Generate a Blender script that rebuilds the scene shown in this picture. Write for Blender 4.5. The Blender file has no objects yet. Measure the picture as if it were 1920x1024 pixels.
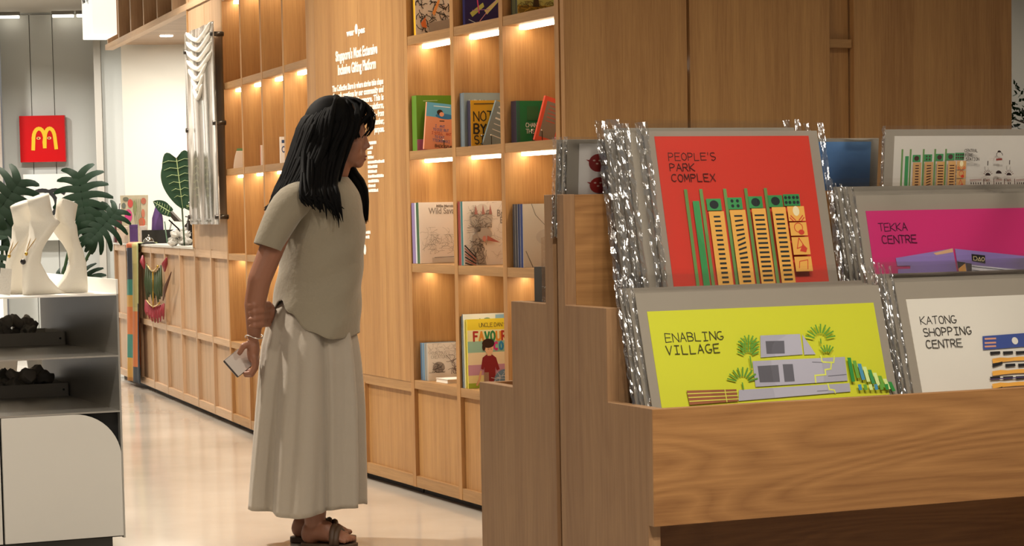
import bpy, bmesh, math, random
from mathutils import Vector, Matrix, Euler
random.seed(7)
SC = bpy.context.scene
COL = SC.collection
PI = math.pi
R = math.radians

# ------------------------------------------------------------------ camera, light, exposure
CAM_H = 1.15
FPX = 4250.0
PITCH = math.atan((700 - 390) / FPX)
ROLL = 0.018
F = Vector((0, math.cos(PITCH), -math.sin(PITCH)))
up0 = Vector((0, math.sin(PITCH), math.cos(PITCH)))
rt0 = Vector((1, 0, 0))
U = up0 * math.cos(ROLL) + rt0 * math.sin(ROLL)
RR = rt0 * math.cos(ROLL) - up0 * math.sin(ROLL)
cd = bpy.data.cameras.new('camera')
cam = bpy.data.objects.new('camera', cd)
COL.objects.link(cam)
cd.sensor_width = 36.0
cd.lens = FPX / 1920 * 36.0
cd.shift_y = (700 - 512) / 1920.0
cd.clip_end = 200
cam.matrix_world = Matrix(((RR.x, U.x, -F.x, 0), (RR.y, U.y, -F.y, 0), (RR.z, U.z, -F.z, CAM_H), (0, 0, 0, 1)))
SC.camera = cam
SC.view_settings.view_transform = 'Standard'
SC.view_settings.look = 'None'
SC.view_settings.gamma = 1
SC.view_settings.use_curve_mapping = False
SC.view_settings.exposure = 0.0
W = bpy.data.worlds.new('world')
SC.world = W
W.use_nodes = True
W.node_tree.nodes['Background'].inputs[0].default_value = (1.0, 0.95, 0.89, 1)
W.node_tree.nodes['Background'].inputs[1].default_value = 0.19
DOWNLIGHT_W = 40.0
BAR_STRENGTH = 20.0
CEIL_Z = 2.84

# ------------------------------------------------------------------ colour and materials
def lin(c):
    if isinstance(c, str):
        c = c.lstrip('#')
        c = tuple(int(c[i:i + 2], 16) / 255 for i in (0, 2, 4))
    return tuple((x / 12.92 if x <= 0.04045 else ((x + 0.055) / 1.055) ** 2.4) for x in c) + (1,)

MATS = {}
def mat(name, col, rough=0.55, metal=0.0, spec=0.5, emit=0.0, bump=0.0, bscale=60.0, vary=0.0, sheen=0.0, trans=0.0):
    if name in MATS:
        return MATS[name]
    m = bpy.data.materials.new(name)
    m.use_nodes = True
    nt = m.node_tree
    b = nt.nodes['Principled BSDF']
    c = lin(col)
    b.inputs['Base Color'].default_value = c
    b.inputs['Roughness'].default_value = rough
    b.inputs['Metallic'].default_value = metal
    b.inputs['Specular IOR Level'].default_value = spec
    if sheen:
        b.inputs['Sheen Weight'].default_value = sheen
    if trans:
        b.inputs['Transmission Weight'].default_value = trans
    if emit:
        b.inputs['Emission Color'].default_value = c
        b.inputs['Emission Strength'].default_value = emit
    if bump or vary:
        tc = nt.nodes.new('ShaderNodeTexCoord')
        nz = nt.nodes.new('ShaderNodeTexNoise')
        nz.inputs['Scale'].default_value = bscale
        nz.inputs['Detail'].default_value = 4
        nt.links.new(tc.outputs['Object'], nz.inputs['Vector'])
        if bump:
            bp = nt.nodes.new('ShaderNodeBump')
            bp.inputs['Strength'].default_value = bump
            bp.inputs['Distance'].default_value = 0.004
            nt.links.new(nz.outputs['Fac'], bp.inputs['Height'])
            nt.links.new(bp.outputs['Normal'], b.inputs['Normal'])
        if vary:
            mr = nt.nodes.new('ShaderNodeMapRange')
            mr.inputs['To Min'].default_value = 1 - vary
            mr.inputs['To Max'].default_value = 1 + vary
            nt.links.new(nz.outputs['Fac'], mr.inputs['Value'])
            vm = nt.nodes.new('ShaderNodeVectorMath')
            vm.operation = 'SCALE'
            vm.inputs[0].default_value = c[:3]
            nt.links.new(mr.outputs[0], vm.inputs['Scale'])
            nt.links.new(vm.outputs[0], b.inputs['Base Color'])
    MATS[name] = m
    return m

def wood(name, dark, light, axis='z', rings=0.0, rough=0.45, strip=7.0):
    """oak veneer: streaks and bands stretched along the grain axis"""
    if name in MATS:
        return MATS[name]
    m = bpy.data.materials.new(name)
    m.use_nodes = True
    nt = m.node_tree
    N, L = nt.nodes, nt.links
    b = N['Principled BSDF']
    b.inputs['Roughness'].default_value = rough
    b.inputs['Specular IOR Level'].default_value = 0.35
    tc = N.new('ShaderNodeTexCoord')
    oi = N.new('ShaderNodeObjectInfo')
    mul = N.new('ShaderNodeMath'); mul.operation = 'MULTIPLY'; mul.inputs[1].default_value = 23.0
    L.new(oi.outputs['Random'], mul.inputs[0])
    add = N.new('ShaderNodeVectorMath'); add.operation = 'ADD'
    L.new(tc.outputs['Object'], add.inputs[0])
    L.new(mul.outputs[0], add.inputs[1])
    def mapped(along, across):
        mp = N.new('ShaderNodeMapping')
        s = {'x': (along, across, across), 'y': (across, along, across), 'z': (across, across, along)}[axis]
        mp.inputs['Scale'].default_value = s
        L.new(add.outputs[0], mp.inputs['Vector'])
        return mp.outputs[0]
    fine = N.new('ShaderNodeTexNoise'); fine.inputs['Scale'].default_value = 1.0; fine.inputs['Detail'].default_value = 6
    fine.inputs['Roughness'].default_value = 0.7
    L.new(mapped(6.0, 170.0), fine.inputs['Vector'])
    mid = N.new('ShaderNodeTexNoise'); mid.inputs['Scale'].default_value = 1.0; mid.inputs['Detail'].default_value = 3
    L.new(mapped(0.8, 26.0), mid.inputs['Vector'])
    broad = N.new('ShaderNodeTexNoise'); broad.inputs['Scale'].default_value = 1.0; broad.inputs['Detail'].default_value = 1
    L.new(mapped(0.1, strip), broad.inputs['Vector'])
    def madd(a, k, c=None):
        n = N.new('ShaderNodeMath'); n.operation = 'MULTIPLY_ADD'
        L.new(a, n.inputs[0]); n.inputs[1].default_value = k
        if c is None:
            n.inputs[2].default_value = 0.0
        else:
            L.new(c, n.inputs[2])
        return n.outputs[0]
    v = madd(fine.outputs['Fac'], 0.42)
    v = madd(mid.outputs['Fac'], 0.30, v)
    v = madd(broad.outputs['Fac'], 0.28, v)
    if rings:
        warp = N.new('ShaderNodeTexNoise'); warp.inputs['Scale'].default_value = 1.0; warp.inputs['Detail'].default_value = 1.5
        warp.inputs['Distortion'].default_value = 0.4
        L.new(mapped(1.3, 7.0), warp.inputs['Vector'])
        k = N.new('ShaderNodeMath'); k.operation = 'MULTIPLY'; k.inputs[1].default_value = 23.0
        L.new(warp.outputs['Fac'], k.inputs[0])
        pp = N.new('ShaderNodeMath'); pp.operation = 'PINGPONG'; pp.inputs[1].default_value = 0.5
        L.new(k.outputs[0], pp.inputs[0])
        v = madd(pp.outputs[0], rings, v)
    cr = N.new('ShaderNodeValToRGB')
    cr.color_ramp.elements[0].position = 0.34
    cr.color_ramp.elements[0].color = lin(dark)
    cr.color_ramp.elements[1].position = 0.66 + rings * 0.35
    cr.color_ramp.elements[1].color = lin(light)
    L.new(v, cr.inputs['Fac'])
    L.new(cr.outputs['Color'], b.inputs['Base Color'])
    bp = N.new('ShaderNodeBump'); bp.inputs['Strength'].default_value = 0.15; bp.inputs['Distance'].default_value = 0.002
    L.new(fine.outputs['Fac'], bp.inputs['Height'])
    L.new(bp.outputs['Normal'], b.inputs['Normal'])
    MATS[name] = m
    return m

OAK_Z = wood('oak_vertical_grain', '#966a40', '#c3965f', 'z')
OAK_X = wood('oak_horizontal_grain', '#8f6a43', '#b9905f', 'x')
OAK_Y = wood('oak_depth_grain', '#946c43', '#bd935f', 'y')
OAK_DX = wood('oak_display_horizontal', '#7c5330', '#b38350', 'x', rings=0.30)
OAK_DZ = wood('oak_display_vertical', '#8d694a', '#b38e67', 'z', rings=0.10)
OAK_PALE = wood('oak_pale_counter', '#a88766', '#cfae8c', 'z')
OAK_PALE_X = wood('oak_pale_rail', '#b08d69', '#d4b391', 'x')

def sleeve_mat():
    m = bpy.data.materials.new('clear_plastic_sleeve')
    m.use_nodes = True
    nt = m.node_tree; N, L = nt.nodes, nt.links
    for n in list(N):
        if n.type != 'OUTPUT_MATERIAL':
            N.remove(n)
    out = [n for n in N if n.type == 'OUTPUT_MATERIAL'][0]
    tr = N.new('ShaderNodeBsdfTransparent'); tr.inputs[0].default_value = (0.97, 0.97, 0.97, 1)
    gl = N.new('ShaderNodeBsdfGlossy'); gl.inputs['Roughness'].default_value = 0.09
    gl.inputs['Color'].default_value = (1, 1, 1, 1)
    fr = N.new('ShaderNodeFresnel'); fr.inputs['IOR'].default_value = 1.45
    tc = N.new('ShaderNodeTexCoord')
    nz = N.new('ShaderNodeTexNoise'); nz.inputs['Scale'].default_value = 22; nz.inputs['Detail'].default_value = 3
    L.new(tc.outputs['Object'], nz.inputs['Vector'])
    bp = N.new('ShaderNodeBump'); bp.inputs['Strength'].default_value = 0.12; bp.inputs['Distance'].default_value = 0.01
    L.new(nz.outputs['Fac'], bp.inputs['Height'])
    L.new(bp.outputs['Normal'], gl.inputs['Normal'])
    mx = N.new('ShaderNodeMixShader')
    L.new(fr.outputs[0], mx.inputs[0]); L.new(tr.outputs[0], mx.inputs[1]); L.new(gl.outputs[0], mx.inputs[2])
    L.new(mx.outputs[0], out.inputs['Surface'])
    return m
SLEEVE = sleeve_mat()

def crinkle_mat():
    m = bpy.data.materials.new('crinkled_plastic_edge')
    m.use_nodes = True
    nt = m.node_tree; N, L = nt.nodes, nt.links
    for n in list(N):
        if n.type != 'OUTPUT_MATERIAL':
            N.remove(n)
    out = [n for n in N if n.type == 'OUTPUT_MATERIAL'][0]
    tr = N.new('ShaderNodeBsdfTransparent'); tr.inputs[0].default_value = (0.9, 0.9, 0.9, 1)
    gl = N.new('ShaderNodeBsdfGlossy'); gl.inputs['Roughness'].default_value = 0.2
    gl.inputs['Color'].default_value = (1, 1, 1, 1)
    tc = N.new('ShaderNodeTexCoord')
    mp = N.new('ShaderNodeMapping'); mp.inputs['Scale'].default_value = (1.0, 0.3, 1.0)
    L.new(tc.outputs['Object'], mp.inputs['Vector'])
    nz = N.new('ShaderNodeTexNoise'); nz.inputs['Scale'].default_value = 62; nz.inputs['Detail'].default_value = 3
    L.new(mp.outputs[0], nz.inputs['Vector'])
    bp = N.new('ShaderNodeBump'); bp.inputs['Strength'].default_value = 0.8; bp.inputs['Distance'].default_value = 0.012
    L.new(nz.outputs['Fac'], bp.inputs['Height'])
    L.new(bp.outputs['Normal'], gl.inputs['Normal'])
    mx = N.new('ShaderNodeMixShader'); mx.inputs[0].default_value = 0.30
    L.new(tr.outputs[0], mx.inputs[1]); L.new(gl.outputs[0], mx.inputs[2])
    L.new(mx.outputs[0], out.inputs['Surface'])
    return m
CRINKLE = crinkle_mat()

# ------------------------------------------------------------------ mesh helpers
class MB:
    def __init__(self):
        self.v = []; self.f = []; self.mi = []
    def add(self, vs, fs, mi=0):
        o = len(self.v)
        self.v += [tuple(p) for p in vs]
        self.f += [tuple(i + o for i in q) for q in fs]
        self.mi += [mi] * len(fs)
        return self
    def box(self, x0, x1, y0, y1, z0, z1, mi=0):
        vs = [(x, y, z) for z in (z0, z1) for y in (y0, y1) for x in (x0, x1)]
        return self.add(vs, [(0, 2, 3, 1), (4, 5, 7, 6), (0, 1, 5, 4), (2, 6, 7, 3), (0, 4, 6, 2), (1, 3, 7, 5)], mi)
    def prism(self, pts, axis, a0, a1, mi=0):
        """extrude a 2D outline along an axis: 'x' pts=(y,z), 'y' pts=(x,z), 'z' pts=(x,y)"""
        n = len(pts)
        def mk(p, a):
            return {'x': (a, p[0], p[1]), 'y': (p[0], a, p[1]), 'z': (p[0], p[1], a)}[axis]
        vs = [mk(p, a0) for p in pts] + [mk(p, a1) for p in pts]
        fs = [tuple(range(n)), tuple(range(2 * n - 1, n - 1, -1))]
        fs += [(i, i + n, (i + 1) % n + n, (i + 1) % n) for i in range(n)]
        return self.add(vs, fs, mi)
    def tube(self, pts, rad, n=8, mi=0, cap=True):
        pts = [Vector(p) for p in pts]
        if not isinstance(rad, (list, tuple)):
            rad = [rad] * len(pts)
        vs, fs = [], []
        prev = None
        for i, p in enumerate(pts):
            d = (pts[min(i + 1, len(pts) - 1)] - pts[max(i - 1, 0)])
            d = d.normalized() if d.length > 1e-9 else Vector((0, 0, 1))
            if prev is None:
                a = d.orthogonal().normalized()
            else:
                a = prev - d * prev.dot(d)
                a = a.normalized() if a.length > 1e-6 else d.orthogonal().normalized()
            prev = a
            bb = d.cross(a)
            for k in range(n):
                t = 2 * PI * k / n
                vs.append(p + (a * math.cos(t) + bb * math.sin(t)) * rad[i])
        for i in range(len(pts) - 1):
            for k in range(n):
                fs.append((i * n + k, i * n + (k + 1) % n, (i + 1) * n + (k + 1) % n, (i + 1) * n + k))
        if cap:
            fs.append(tuple(range(n - 1, -1, -1)))
            fs.append(tuple(range((len(pts) - 1) * n, len(pts) * n)))
        return self.add(vs, fs, mi)
    def lathe(self, prof, c=(0, 0, 0), n=20, mi=0):
        vs, fs = [], []
        for (r, z) in prof:
            for k in range(n):
                t = 2 * PI * k / n
                vs.append((c[0] + r * math.cos(t), c[1] + r * math.sin(t), c[2] + z))
        for i in range(len(prof) - 1):
            for k in range(n):
                fs.append((i * n + k, i * n + (k + 1) % n, (i + 1) * n + (k + 1) % n, (i + 1) * n + k))
        fs.append(tuple(range(n - 1, -1, -1)))
        fs.append(tuple(range((len(prof) - 1) * n, len(prof) * n)))
        return self.add(vs, fs, mi)
    def rings(self, rows, closed=True, cap=True, mi=0):
        n = len(rows[0])
        vs = [p for r in rows for p in r]
        fs = []
        for i in range(len(rows) - 1):
            for k in range(n if closed else n - 1):
                fs.append((i * n + k, i * n + (k + 1) % n, (i + 1) * n + (k + 1) % n, (i + 1) * n + k))
        if cap:
            fs.append(tuple(range(n - 1, -1, -1)))
            fs.append(tuple(range((len(rows) - 1) * n, len(rows) * n)))
        return self.add(vs, fs, mi)
    def ellipsoid(self, c, r, n=16, m=10, rot=None, mi=0):
        vs, fs = [], []
        M = rot.to_matrix() if rot else Matrix.Identity(3)
        for i in range(m + 1):
            ph = PI * i / m
            for k in range(n):
                t = 2 * PI * k / n
                p = M @ Vector((r[0] * math.sin(ph) * math.cos(t), r[1] * math.sin(ph) * math.sin(t), r[2] * math.cos(ph)))
                vs.append((c[0] + p.x, c[1] + p.y, c[2] + p.z))
        for i in range(m):
            for k in range(n):
                fs.append((i * n + k, (i + 1) * n + k, (i + 1) * n + (k + 1) % n, i * n + (k + 1) % n))
        return self.add(vs, fs, mi)
    def mesh(self, name, mats, smooth=False, merge=False):
        me = bpy.data.meshes.new(name)
        me.from_pydata(self.v, [], self.f)
        if not isinstance(mats, (list, tuple)):
            mats = [mats]
        for m in mats:
            me.materials.append(m)
        me.polygons.foreach_set('material_index', self.mi)
        bm = bmesh.new(); bm.from_mesh(me)
        if merge:
            bmesh.ops.remove_doubles(bm, verts=bm.verts, dist=1e-5)
        bmesh.ops.recalc_face_normals(bm, faces=bm.faces)
        bm.to_mesh(me); bm.free()
        if smooth:
            me.polygons.foreach_set('use_smooth', [True] * len(me.polygons))
        me.update()
        return me
    def build(self, name, mats, parent=None, smooth=False, bevel=0.0, merge=False):
        o = bpy.data.objects.new(name, self.mesh(name, mats, smooth, merge))
        COL.objects.link(o)
        if parent is not None:
            o.parent = parent
        if bevel:
            md = o.modifiers.new('bevel', 'BEVEL'); md.width = bevel; md.segments = 2; md.limit_method = 'ANGLE'
        return o

def tag(o, label=None, cat=None, group=None, kind=None):
    if label: o['label'] = label
    if cat: o['category'] = cat
    if group: o['group'] = group
    if kind: o['kind'] = kind
    return o

def thing(name, label, cat, loc=(0, 0, 0), rotz=0.0, group=None, kind=None):
    o = bpy.data.objects.new(name, None)
    o.empty_display_size = 0.1
    COL.objects.link(o)
    o.location = loc
    o.rotation_euler = (0, 0, rotz)
    return tag(o, label, cat, group, kind)

def frame(name, loc, rotz, kind='structure'):
    o = bpy.data.objects.new(name, None); COL.objects.link(o)
    o.empty_display_size = 0.1
    o.location = loc; o.rotation_euler = (0, 0, rotz); o['kind'] = kind
    return o

class Flat:
    """flat printed shapes, each a hair above the last"""
    def __init__(self, fn, step=0.00012, z0=0.0002):
        self.fn = fn; self.p = []; self.cols = []; self.step = step; self.z0 = z0; self.lay = 0
    def ci(self, c):
        if c not in self.cols:
            self.cols.append(c)
        return self.cols.index(c)
    def poly(self, c, pts, lay=None):
        if lay is None:
            self.lay += 1; lay = self.lay
        self.p.append((self.ci(c), [self.fn(a, b, self.z0 + self.step * lay) for a, b in pts]))
    def rect(self, c, a0, b0, a1, b1):
        self.poly(c, [(a0, b0), (a1, b0), (a1, b1), (a0, b1)])
    def ell(self, c, a, b, ra, rb, n=16, t0=0, t1=2 * PI):
        self.poly(c, [(a + ra * math.cos(t0 + (t1 - t0) * k / n), b + rb * math.sin(t0 + (t1 - t0) * k / n)) for k in range(n if t1 - t0 > 6.28 else n + 1)])
    def line(self, c, pts, w, lay=None):
        if lay is None:
            self.lay += 1; lay = self.lay
        for (a0, b0), (a1, b1) in zip(pts[:-1], pts[1:]):
            d = math.hypot(a1 - a0, b1 - b0) or 1e-9
            nx, ny = -(b1 - b0) / d * w / 2, (a1 - a0) / d * w / 2
            ex, ey = (a1 - a0) / d * w * .3, (b1 - b0) / d * w * .3
            self.poly(c, [(a0 - ex + nx, b0 - ey + ny), (a0 - ex - nx, b0 - ey - ny), (a1 + ex - nx, b1 + ey - ny), (a1 + ex + nx, b1 + ey + ny)], lay)
            lay += 0.25
    def text(self, c, s, a, b, h, w=None, adv=0.82, asp=0.62, down=1.0, jit=0.04):
        """hand-drawn capitals; (a,b) is the top left corner, b grows downward when down=1"""
        w = w or h * 0.11
        rnd = random.Random(len(s) * 7 + 3)
        for ch in s:
            for st in STROKES.get(ch.upper(), []):
                self.line(c, [(a + (x + rnd.uniform(-jit, jit)) * h * asp, b + down * (1 - y + rnd.uniform(-jit, jit)) * h) for x, y in st], w)
            a += h * adv * (0.5 if ch in " '.," else 1.0)
        return a
    def build(self, name, parent, rough=0.5):
        mb = MB()
        for ci, pts in self.p:
            mb.add(pts, [tuple(range(len(pts)))], ci)
        me = bpy.data.meshes.new(name)
        me.from_pydata(mb.v, [], mb.f)
        for c in self.cols:
            me.materials.append(mat('ink_' + c.lstrip('#'), c, rough))
        me.polygons.foreach_set('material_index', mb.mi)
        o = bpy.data.objects.new(name, me); COL.objects.link(o); o.parent = parent
        return o

def arc(cx, cy, rx, ry, t0, t1, n=8):
    return [(cx + rx * math.cos(R(t0 + (t1 - t0) * i / n)), cy + ry * math.sin(R(t0 + (t1 - t0) * i / n))) for i in range(n + 1)]
STROKES = {
    'A': [[(0, 0), (.5, 1), (1, 0)], [(.2, .38), (.8, .38)]],
    'B': [[(0, 0), (0, 1)], [(0, 1)] + arc(.45, .77, .45, .23, 90, -90) + [(0, .54)], [(0, .54)] + arc(.5, .27, .48, .27, 90, -90) + [(0, 0)]],
    'C': [arc(.55, .5, .55, .5, 50, 310)],
    'D': [[(0, 0), (0, 1)] + arc(.35, .5, .6, .5, 90, -90) + [(0, 0)]],
    'E': [[(1, 1), (0, 1), (0, 0), (1, 0)], [(0, .52), (.85, .52)]],
    'F': [[(1, 1), (0, 1), (0, 0)], [(0, .52), (.8, .52)]],
    'G': [arc(.55, .5, .55, .5, 55, 330) + [(1, .42), (.6, .42)]],
    'H': [[(0, 0), (0, 1)], [(1, 0), (1, 1)], [(0, .5), (1, .5)]],
    'I': [[(.1, 1), (.9, 1)], [(.5, 1), (.5, 0)], [(.1, 0), (.9, 0)]],
    'K': [[(0, 0), (0, 1)], [(.95, 1), (0, .45), (1, 0)]],
    'L': [[(0, 1), (0, 0), (.9, 0)]],
    'M': [[(0, 0), (.1, 1), (.5, .3), (.9, 1), (1, 0)]],
    'N': [[(0, 0), (0, 1), (1, 0), (1, 1)]],
    'O': [arc(.5, .5, .5, .5, 0, 360, 12)],
    'P': [[(0, 0), (0, 1)] + arc(.4, .74, .5, .26, 90, -90) + [(0, .48)]],
    'R': [[(0, 0), (0, 1)] + arc(.4, .74, .5, .26, 90, -90) + [(0, .48)], [(.4, .48), (1, 0)]],
    'S': [arc(.5, .75, .45, .25, 40, 250, 7) + arc(.5, .25, .48, .26, 80, -140, 8)],
    'T': [[(0, 1), (1, 1)], [(.5, 1), (.5, 0)]],
    'U': [[(0, 1), (0, .3)] + arc(.5, .3, .5, .3, 180, 360) + [(1, 1)]],
    'V': [[(0, 1), (.5, 0), (1, 1)]],
    'X': [[(0, 0), (1, 1)], [(0, 1), (1, 0)]],
    'Y': [[(0, 1), (.5, .5), (1, 1)], [(.5, .5), (.5, 0)]],
    "'": [[(.2, 1), (.15, .75)]],
}

def text_mesh(body, size, align='LEFT', bold=0.0, squeeze=1.0, extrude=0.0008):
    cu = bpy.data.curves.new('lettering', 'FONT')
    cu.body = body; cu.size = size; cu.align_x = align; cu.extrude = extrude
    cu.offset = bold; cu.resolution_u = 3
    ob = bpy.data.objects.new('lettering', cu); COL.objects.link(ob)
    dg = bpy.context.evaluated_depsgraph_get()
    me = bpy.data.meshes.new_from_object(ob.evaluated_get(dg))
    bpy.data.objects.remove(ob, do_unlink=True)
    for v in me.vertices:
        v.co.x *= squeeze
    return me

def put_mesh(name, me, m, parent, mw=None):
    me.materials.clear(); me.materials.append(m)
    o = bpy.data.objects.new(name, me); COL.objects.link(o)
    o.parent = parent
    if mw is not None:
        o.matrix_local = mw
    return o

# ------------------------------------------------------------------ the plan (metres)
CX, CY = -0.849, 10.148                     # the bend in the wooden wall
ANG_A = math.atan2(-0.95, 0.313)            # far facet
ANG_B = math.atan2(-0.915, 0.404)           # near facet
GRID = R(24.0)                              # direction of the freestanding fittings
def on_a(s, y, z=0.0):
    c, n = math.cos(ANG_A), math.sin(ANG_A)
    return (CX + c * s - n * y, CY + n * s + c * y, z)
def on_b(s, y, z=0.0):
    c, n = math.cos(ANG_B), math.sin(ANG_B)
    return (CX + c * s - n * y, CY + n * s + c * y, z)

# ------------------------------------------------------------------ structure
def floor_mat():
    m = mat('polished_floor', '#c9bca9', 0.16, spec=0.6)
    nt = m.node_tree; N, L = nt.nodes, nt.links
    b = N['Principled BSDF']
    tc = N.new('ShaderNodeTexCoord')
    nz = N.new('ShaderNodeTexNoise'); nz.inputs['Scale'].default_value = 1.3; nz.inputs['Detail'].default_value = 4
    L.new(tc.outputs['Object'], nz.inputs['Vector'])
    cr = N.new('ShaderNodeValToRGB')
    cr.color_ramp.elements[0].color = lin('#b7aea2'); cr.color_ramp.elements[0].position = .3
    cr.color_ramp.elements[1].color = lin('#cfc7bb'); cr.color_ramp.elements[1].position = .7
    L.new(nz.outputs['Fac'], cr.inputs['Fac']); L.new(cr.outputs['Color'], b.inputs['Base Color'])
    mr = N.new('ShaderNodeMapRange'); mr.inputs['To Min'].default_value = .08; mr.inputs['To Max'].default_value = .17
    L.new(nz.outputs['Fac'], mr.inputs['Value']); L.new(mr.outputs[0], b.inputs['Roughness'])
    return m
tag(MB().box(-7, 7, -2, 21, -0.1, 0).build('floor', floor_mat()), kind='structure')
PLASTER = mat('grey_painted_wall', '#b2b2ab', 0.8, vary=0.03, bscale=2)
WHITE_PL = mat('white_painted_wall', '#ece8dc', 0.75)
tag(MB().box(-7, 7, -2, 21, CEIL_Z, CEIL_Z + .1).build('ceiling', mat('ceiling_paint', '#a8a296', .85)), kind='structure')
wb = frame('wall_back', (0, 19.0, 0), 0)
XJ = [-7.0, -4.21, -3.96, -3.77, -3.40]
for a, b in zip(XJ[1:-1], XJ[2:]):
    MB().box(a + .004, b - .004, 0, .1, 0, CEIL_Z - .02).build('wall_panel', PLASTER, wb)
MB().box(XJ[1], XJ[-1], .02, .12, 0, CEIL_Z).build('wall_core', PLASTER, wb)
tag(MB().box(-7, -4.165, 18.6, 18.75, 0, CEIL_Z).build('wall_left', mat('bright_white_wall', '#f4f1e8', .7)), kind='structure')
wp_ = frame('wall_pilaster', (0, 18.2, 0), 0)
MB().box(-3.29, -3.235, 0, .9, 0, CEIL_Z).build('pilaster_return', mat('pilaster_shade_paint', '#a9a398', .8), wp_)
MB().box(-3.235, -2.6, .04, .9, 0, CEIL_Z).build('pilaster_face', PLASTER, wp_)
tag(MB().box(-2.74, 0.8, 16.25, 16.4, 0, 2.42).build('wall_booth', WHITE_PL), kind='structure')
tag(MB().box(1.2, 7, 12.4, 12.55, 0, CEIL_Z).build('wall_right', PLASTER), kind='structure')

# cove light strips where the far wall meets the ceiling
COVE = mat('cove_light_diffuser', '#fff6e6', .5, emit=5.0)
for x0, x1 in ((-4.2, -4.02), (-3.75, -3.57), (-3.55, -3.47)):
    t = thing('linear_ceiling_light', {-4.2: 'long white linear light at the ceiling edge above the red sign, leftmost', -3.75: 'white linear light strip at the ceiling edge left of the white lightbox',
              -3.55: 'shortest linear light strip touching the white lightbox at the ceiling edge'}[x0], 'ceiling light', (x0, 18.9, CEIL_Z - .05), 0, 'linear lights at the ceiling edge')
    MB().box(0, x1 - x0, 0, .04, .02, .05).build('housing', mat('light_housing', '#77736a', .5), t)
    MB().box(.005, x1 - x0 - .005, .002, .038, 0.0, .02).build('diffuser', COVE, t)

# unseen downlights above the frame, added and placed to light the shop
def downlight(x, y, power, label, size=.16, spot=None, col=(1, .90, .77)):
    t = thing('added_downlight', label, 'ceiling light', (x, y, CEIL_Z), 0, 'added downlights out of view in the shop ceiling')
    MB().lathe([(.10, 0), (.10, -.012), (.085, -.014), (.085, 0)], n=20).build('trim_ring', mat('white_trim', '#e8e4da', .4), t, True)
    MB().lathe([(.084, -.002), (.084, -.005)], n=20).build('diffuser', mat('added_downlight_glow', '#ffe9c8', .4, emit=8.0), t)
    ld = bpy.data.lights.new('added_downlight_lamp', 'AREA')
    ld.shape = 'DISK'; ld.size = size; ld.energy = power; ld.color = col
    ld.spread = R(150)
    if y > 16.5: ld.color = (1, .97, .92)
    lo = bpy.data.objects.new('added_downlight_lamp', ld); COL.objects.link(lo)
    lo.parent = t; lo.location = (0, 0, -.03)
DL = [(-2.2, 5.0, .75), (-1.2, 5.4, .35), (-2.0, 8.3, 1.9), (-1.3, 9.4, .5), (-2.9, 11.6, 1.2), (-2.3, 12.6, .7), (-3.4, 14.4, .9), (-3.9, 17.0, 1.2), (-3.0, 17.1, .8), (-4.6, 17.6, 1.4),
      (0.2, 1.4, .95), (1.2, 1.5, .85), (0.9, 6.0, .6), (1.9, 10.8, 1.0), (-.4, 3.6, .25), (2.0, 5.0, .35)]
for i, (x, y, k) in enumerate(DL):
    downlight(x, y, DOWNLIGHT_W * k, 'round ceiling downlight added out of view to light the shop')

# ------------------------------------------------------------------ bookcases in the wooden wall
BAR = mat('led_bar_glow', '#ffeccb', .4, emit=BAR_STRENGTH)
KICK = mat('dark_kick_board', '#2e2620', .6)
def bar_at(parent, x0, x1, z, y=.062):
    MB().box(x0, x1, y, y + .028, z - (.012 if z > 1.1 else .004), z - .0005).build('light_bar', BAR, parent)

Z_SH = [0.43, 0.90, 1.35, 1.805, 2.27]      # undersides of the shelves
TH = 0.034
def bookcase(name, label, loc, rotz, xs, ztop, depth, mz, mx, back_y=None, sw=.017):
    t = thing(name, label, 'bookcase', loc, rotz)
    x0, x1 = xs[0] - sw, xs[-1] + sw
    for x in xs:
        MB().box(x - sw, x + sw, 0, depth, .03, ztop).build('stile', mz, t)
    for z in Z_SH:
        if z < ztop:
            MB().box(x0 + .002, x1 - .002, .0015, depth, z, z + TH).build('shelf', mx, t)
    MB().box(x0 + .002, x1 - .002, .0015, .05, .03, .03 + .045).build('bottom_rail', mx, t)
    MB().box(x0 + .01, x1 - .01, depth - .015, depth - .001, .03, ztop).build('back_panel', mz, t)
    MB().box(x0 + .01, x1 - .01, .045, .07, 0, .03).build('kick_board', KICK, t)
    for a, b in zip(xs[:-1], xs[1:]):
        MB().box(a + sw, b - sw, .017, .035, .07, .432).build('base_panel', mz, t)
        for z in Z_SH[1:]:
            if z < ztop:
                bar_at(t, a + sw + .01, b - sw - .01, z)
    return t
CORNER = (CX, CY, 0)
XB = [1.105, 1.59, 2.055, 2.53]
bookcase('bookcase', 'tall built-in oak bookcase with lit cubbies of picture books near the print stand', CORNER, ANG_B, XB, CEIL_Z - .02, .33, OAK_Z, OAK_X)
XA = [-2.115, -1.635, -1.145, -.65, -.155]
bookcase('bookcase', 'built-in oak bookcase with nearly empty lit cubbies beside the acrylic panel', CORNER, ANG_A, XA, CEIL_Z - .02, .33, OAK_Z, OAK_X)

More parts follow.
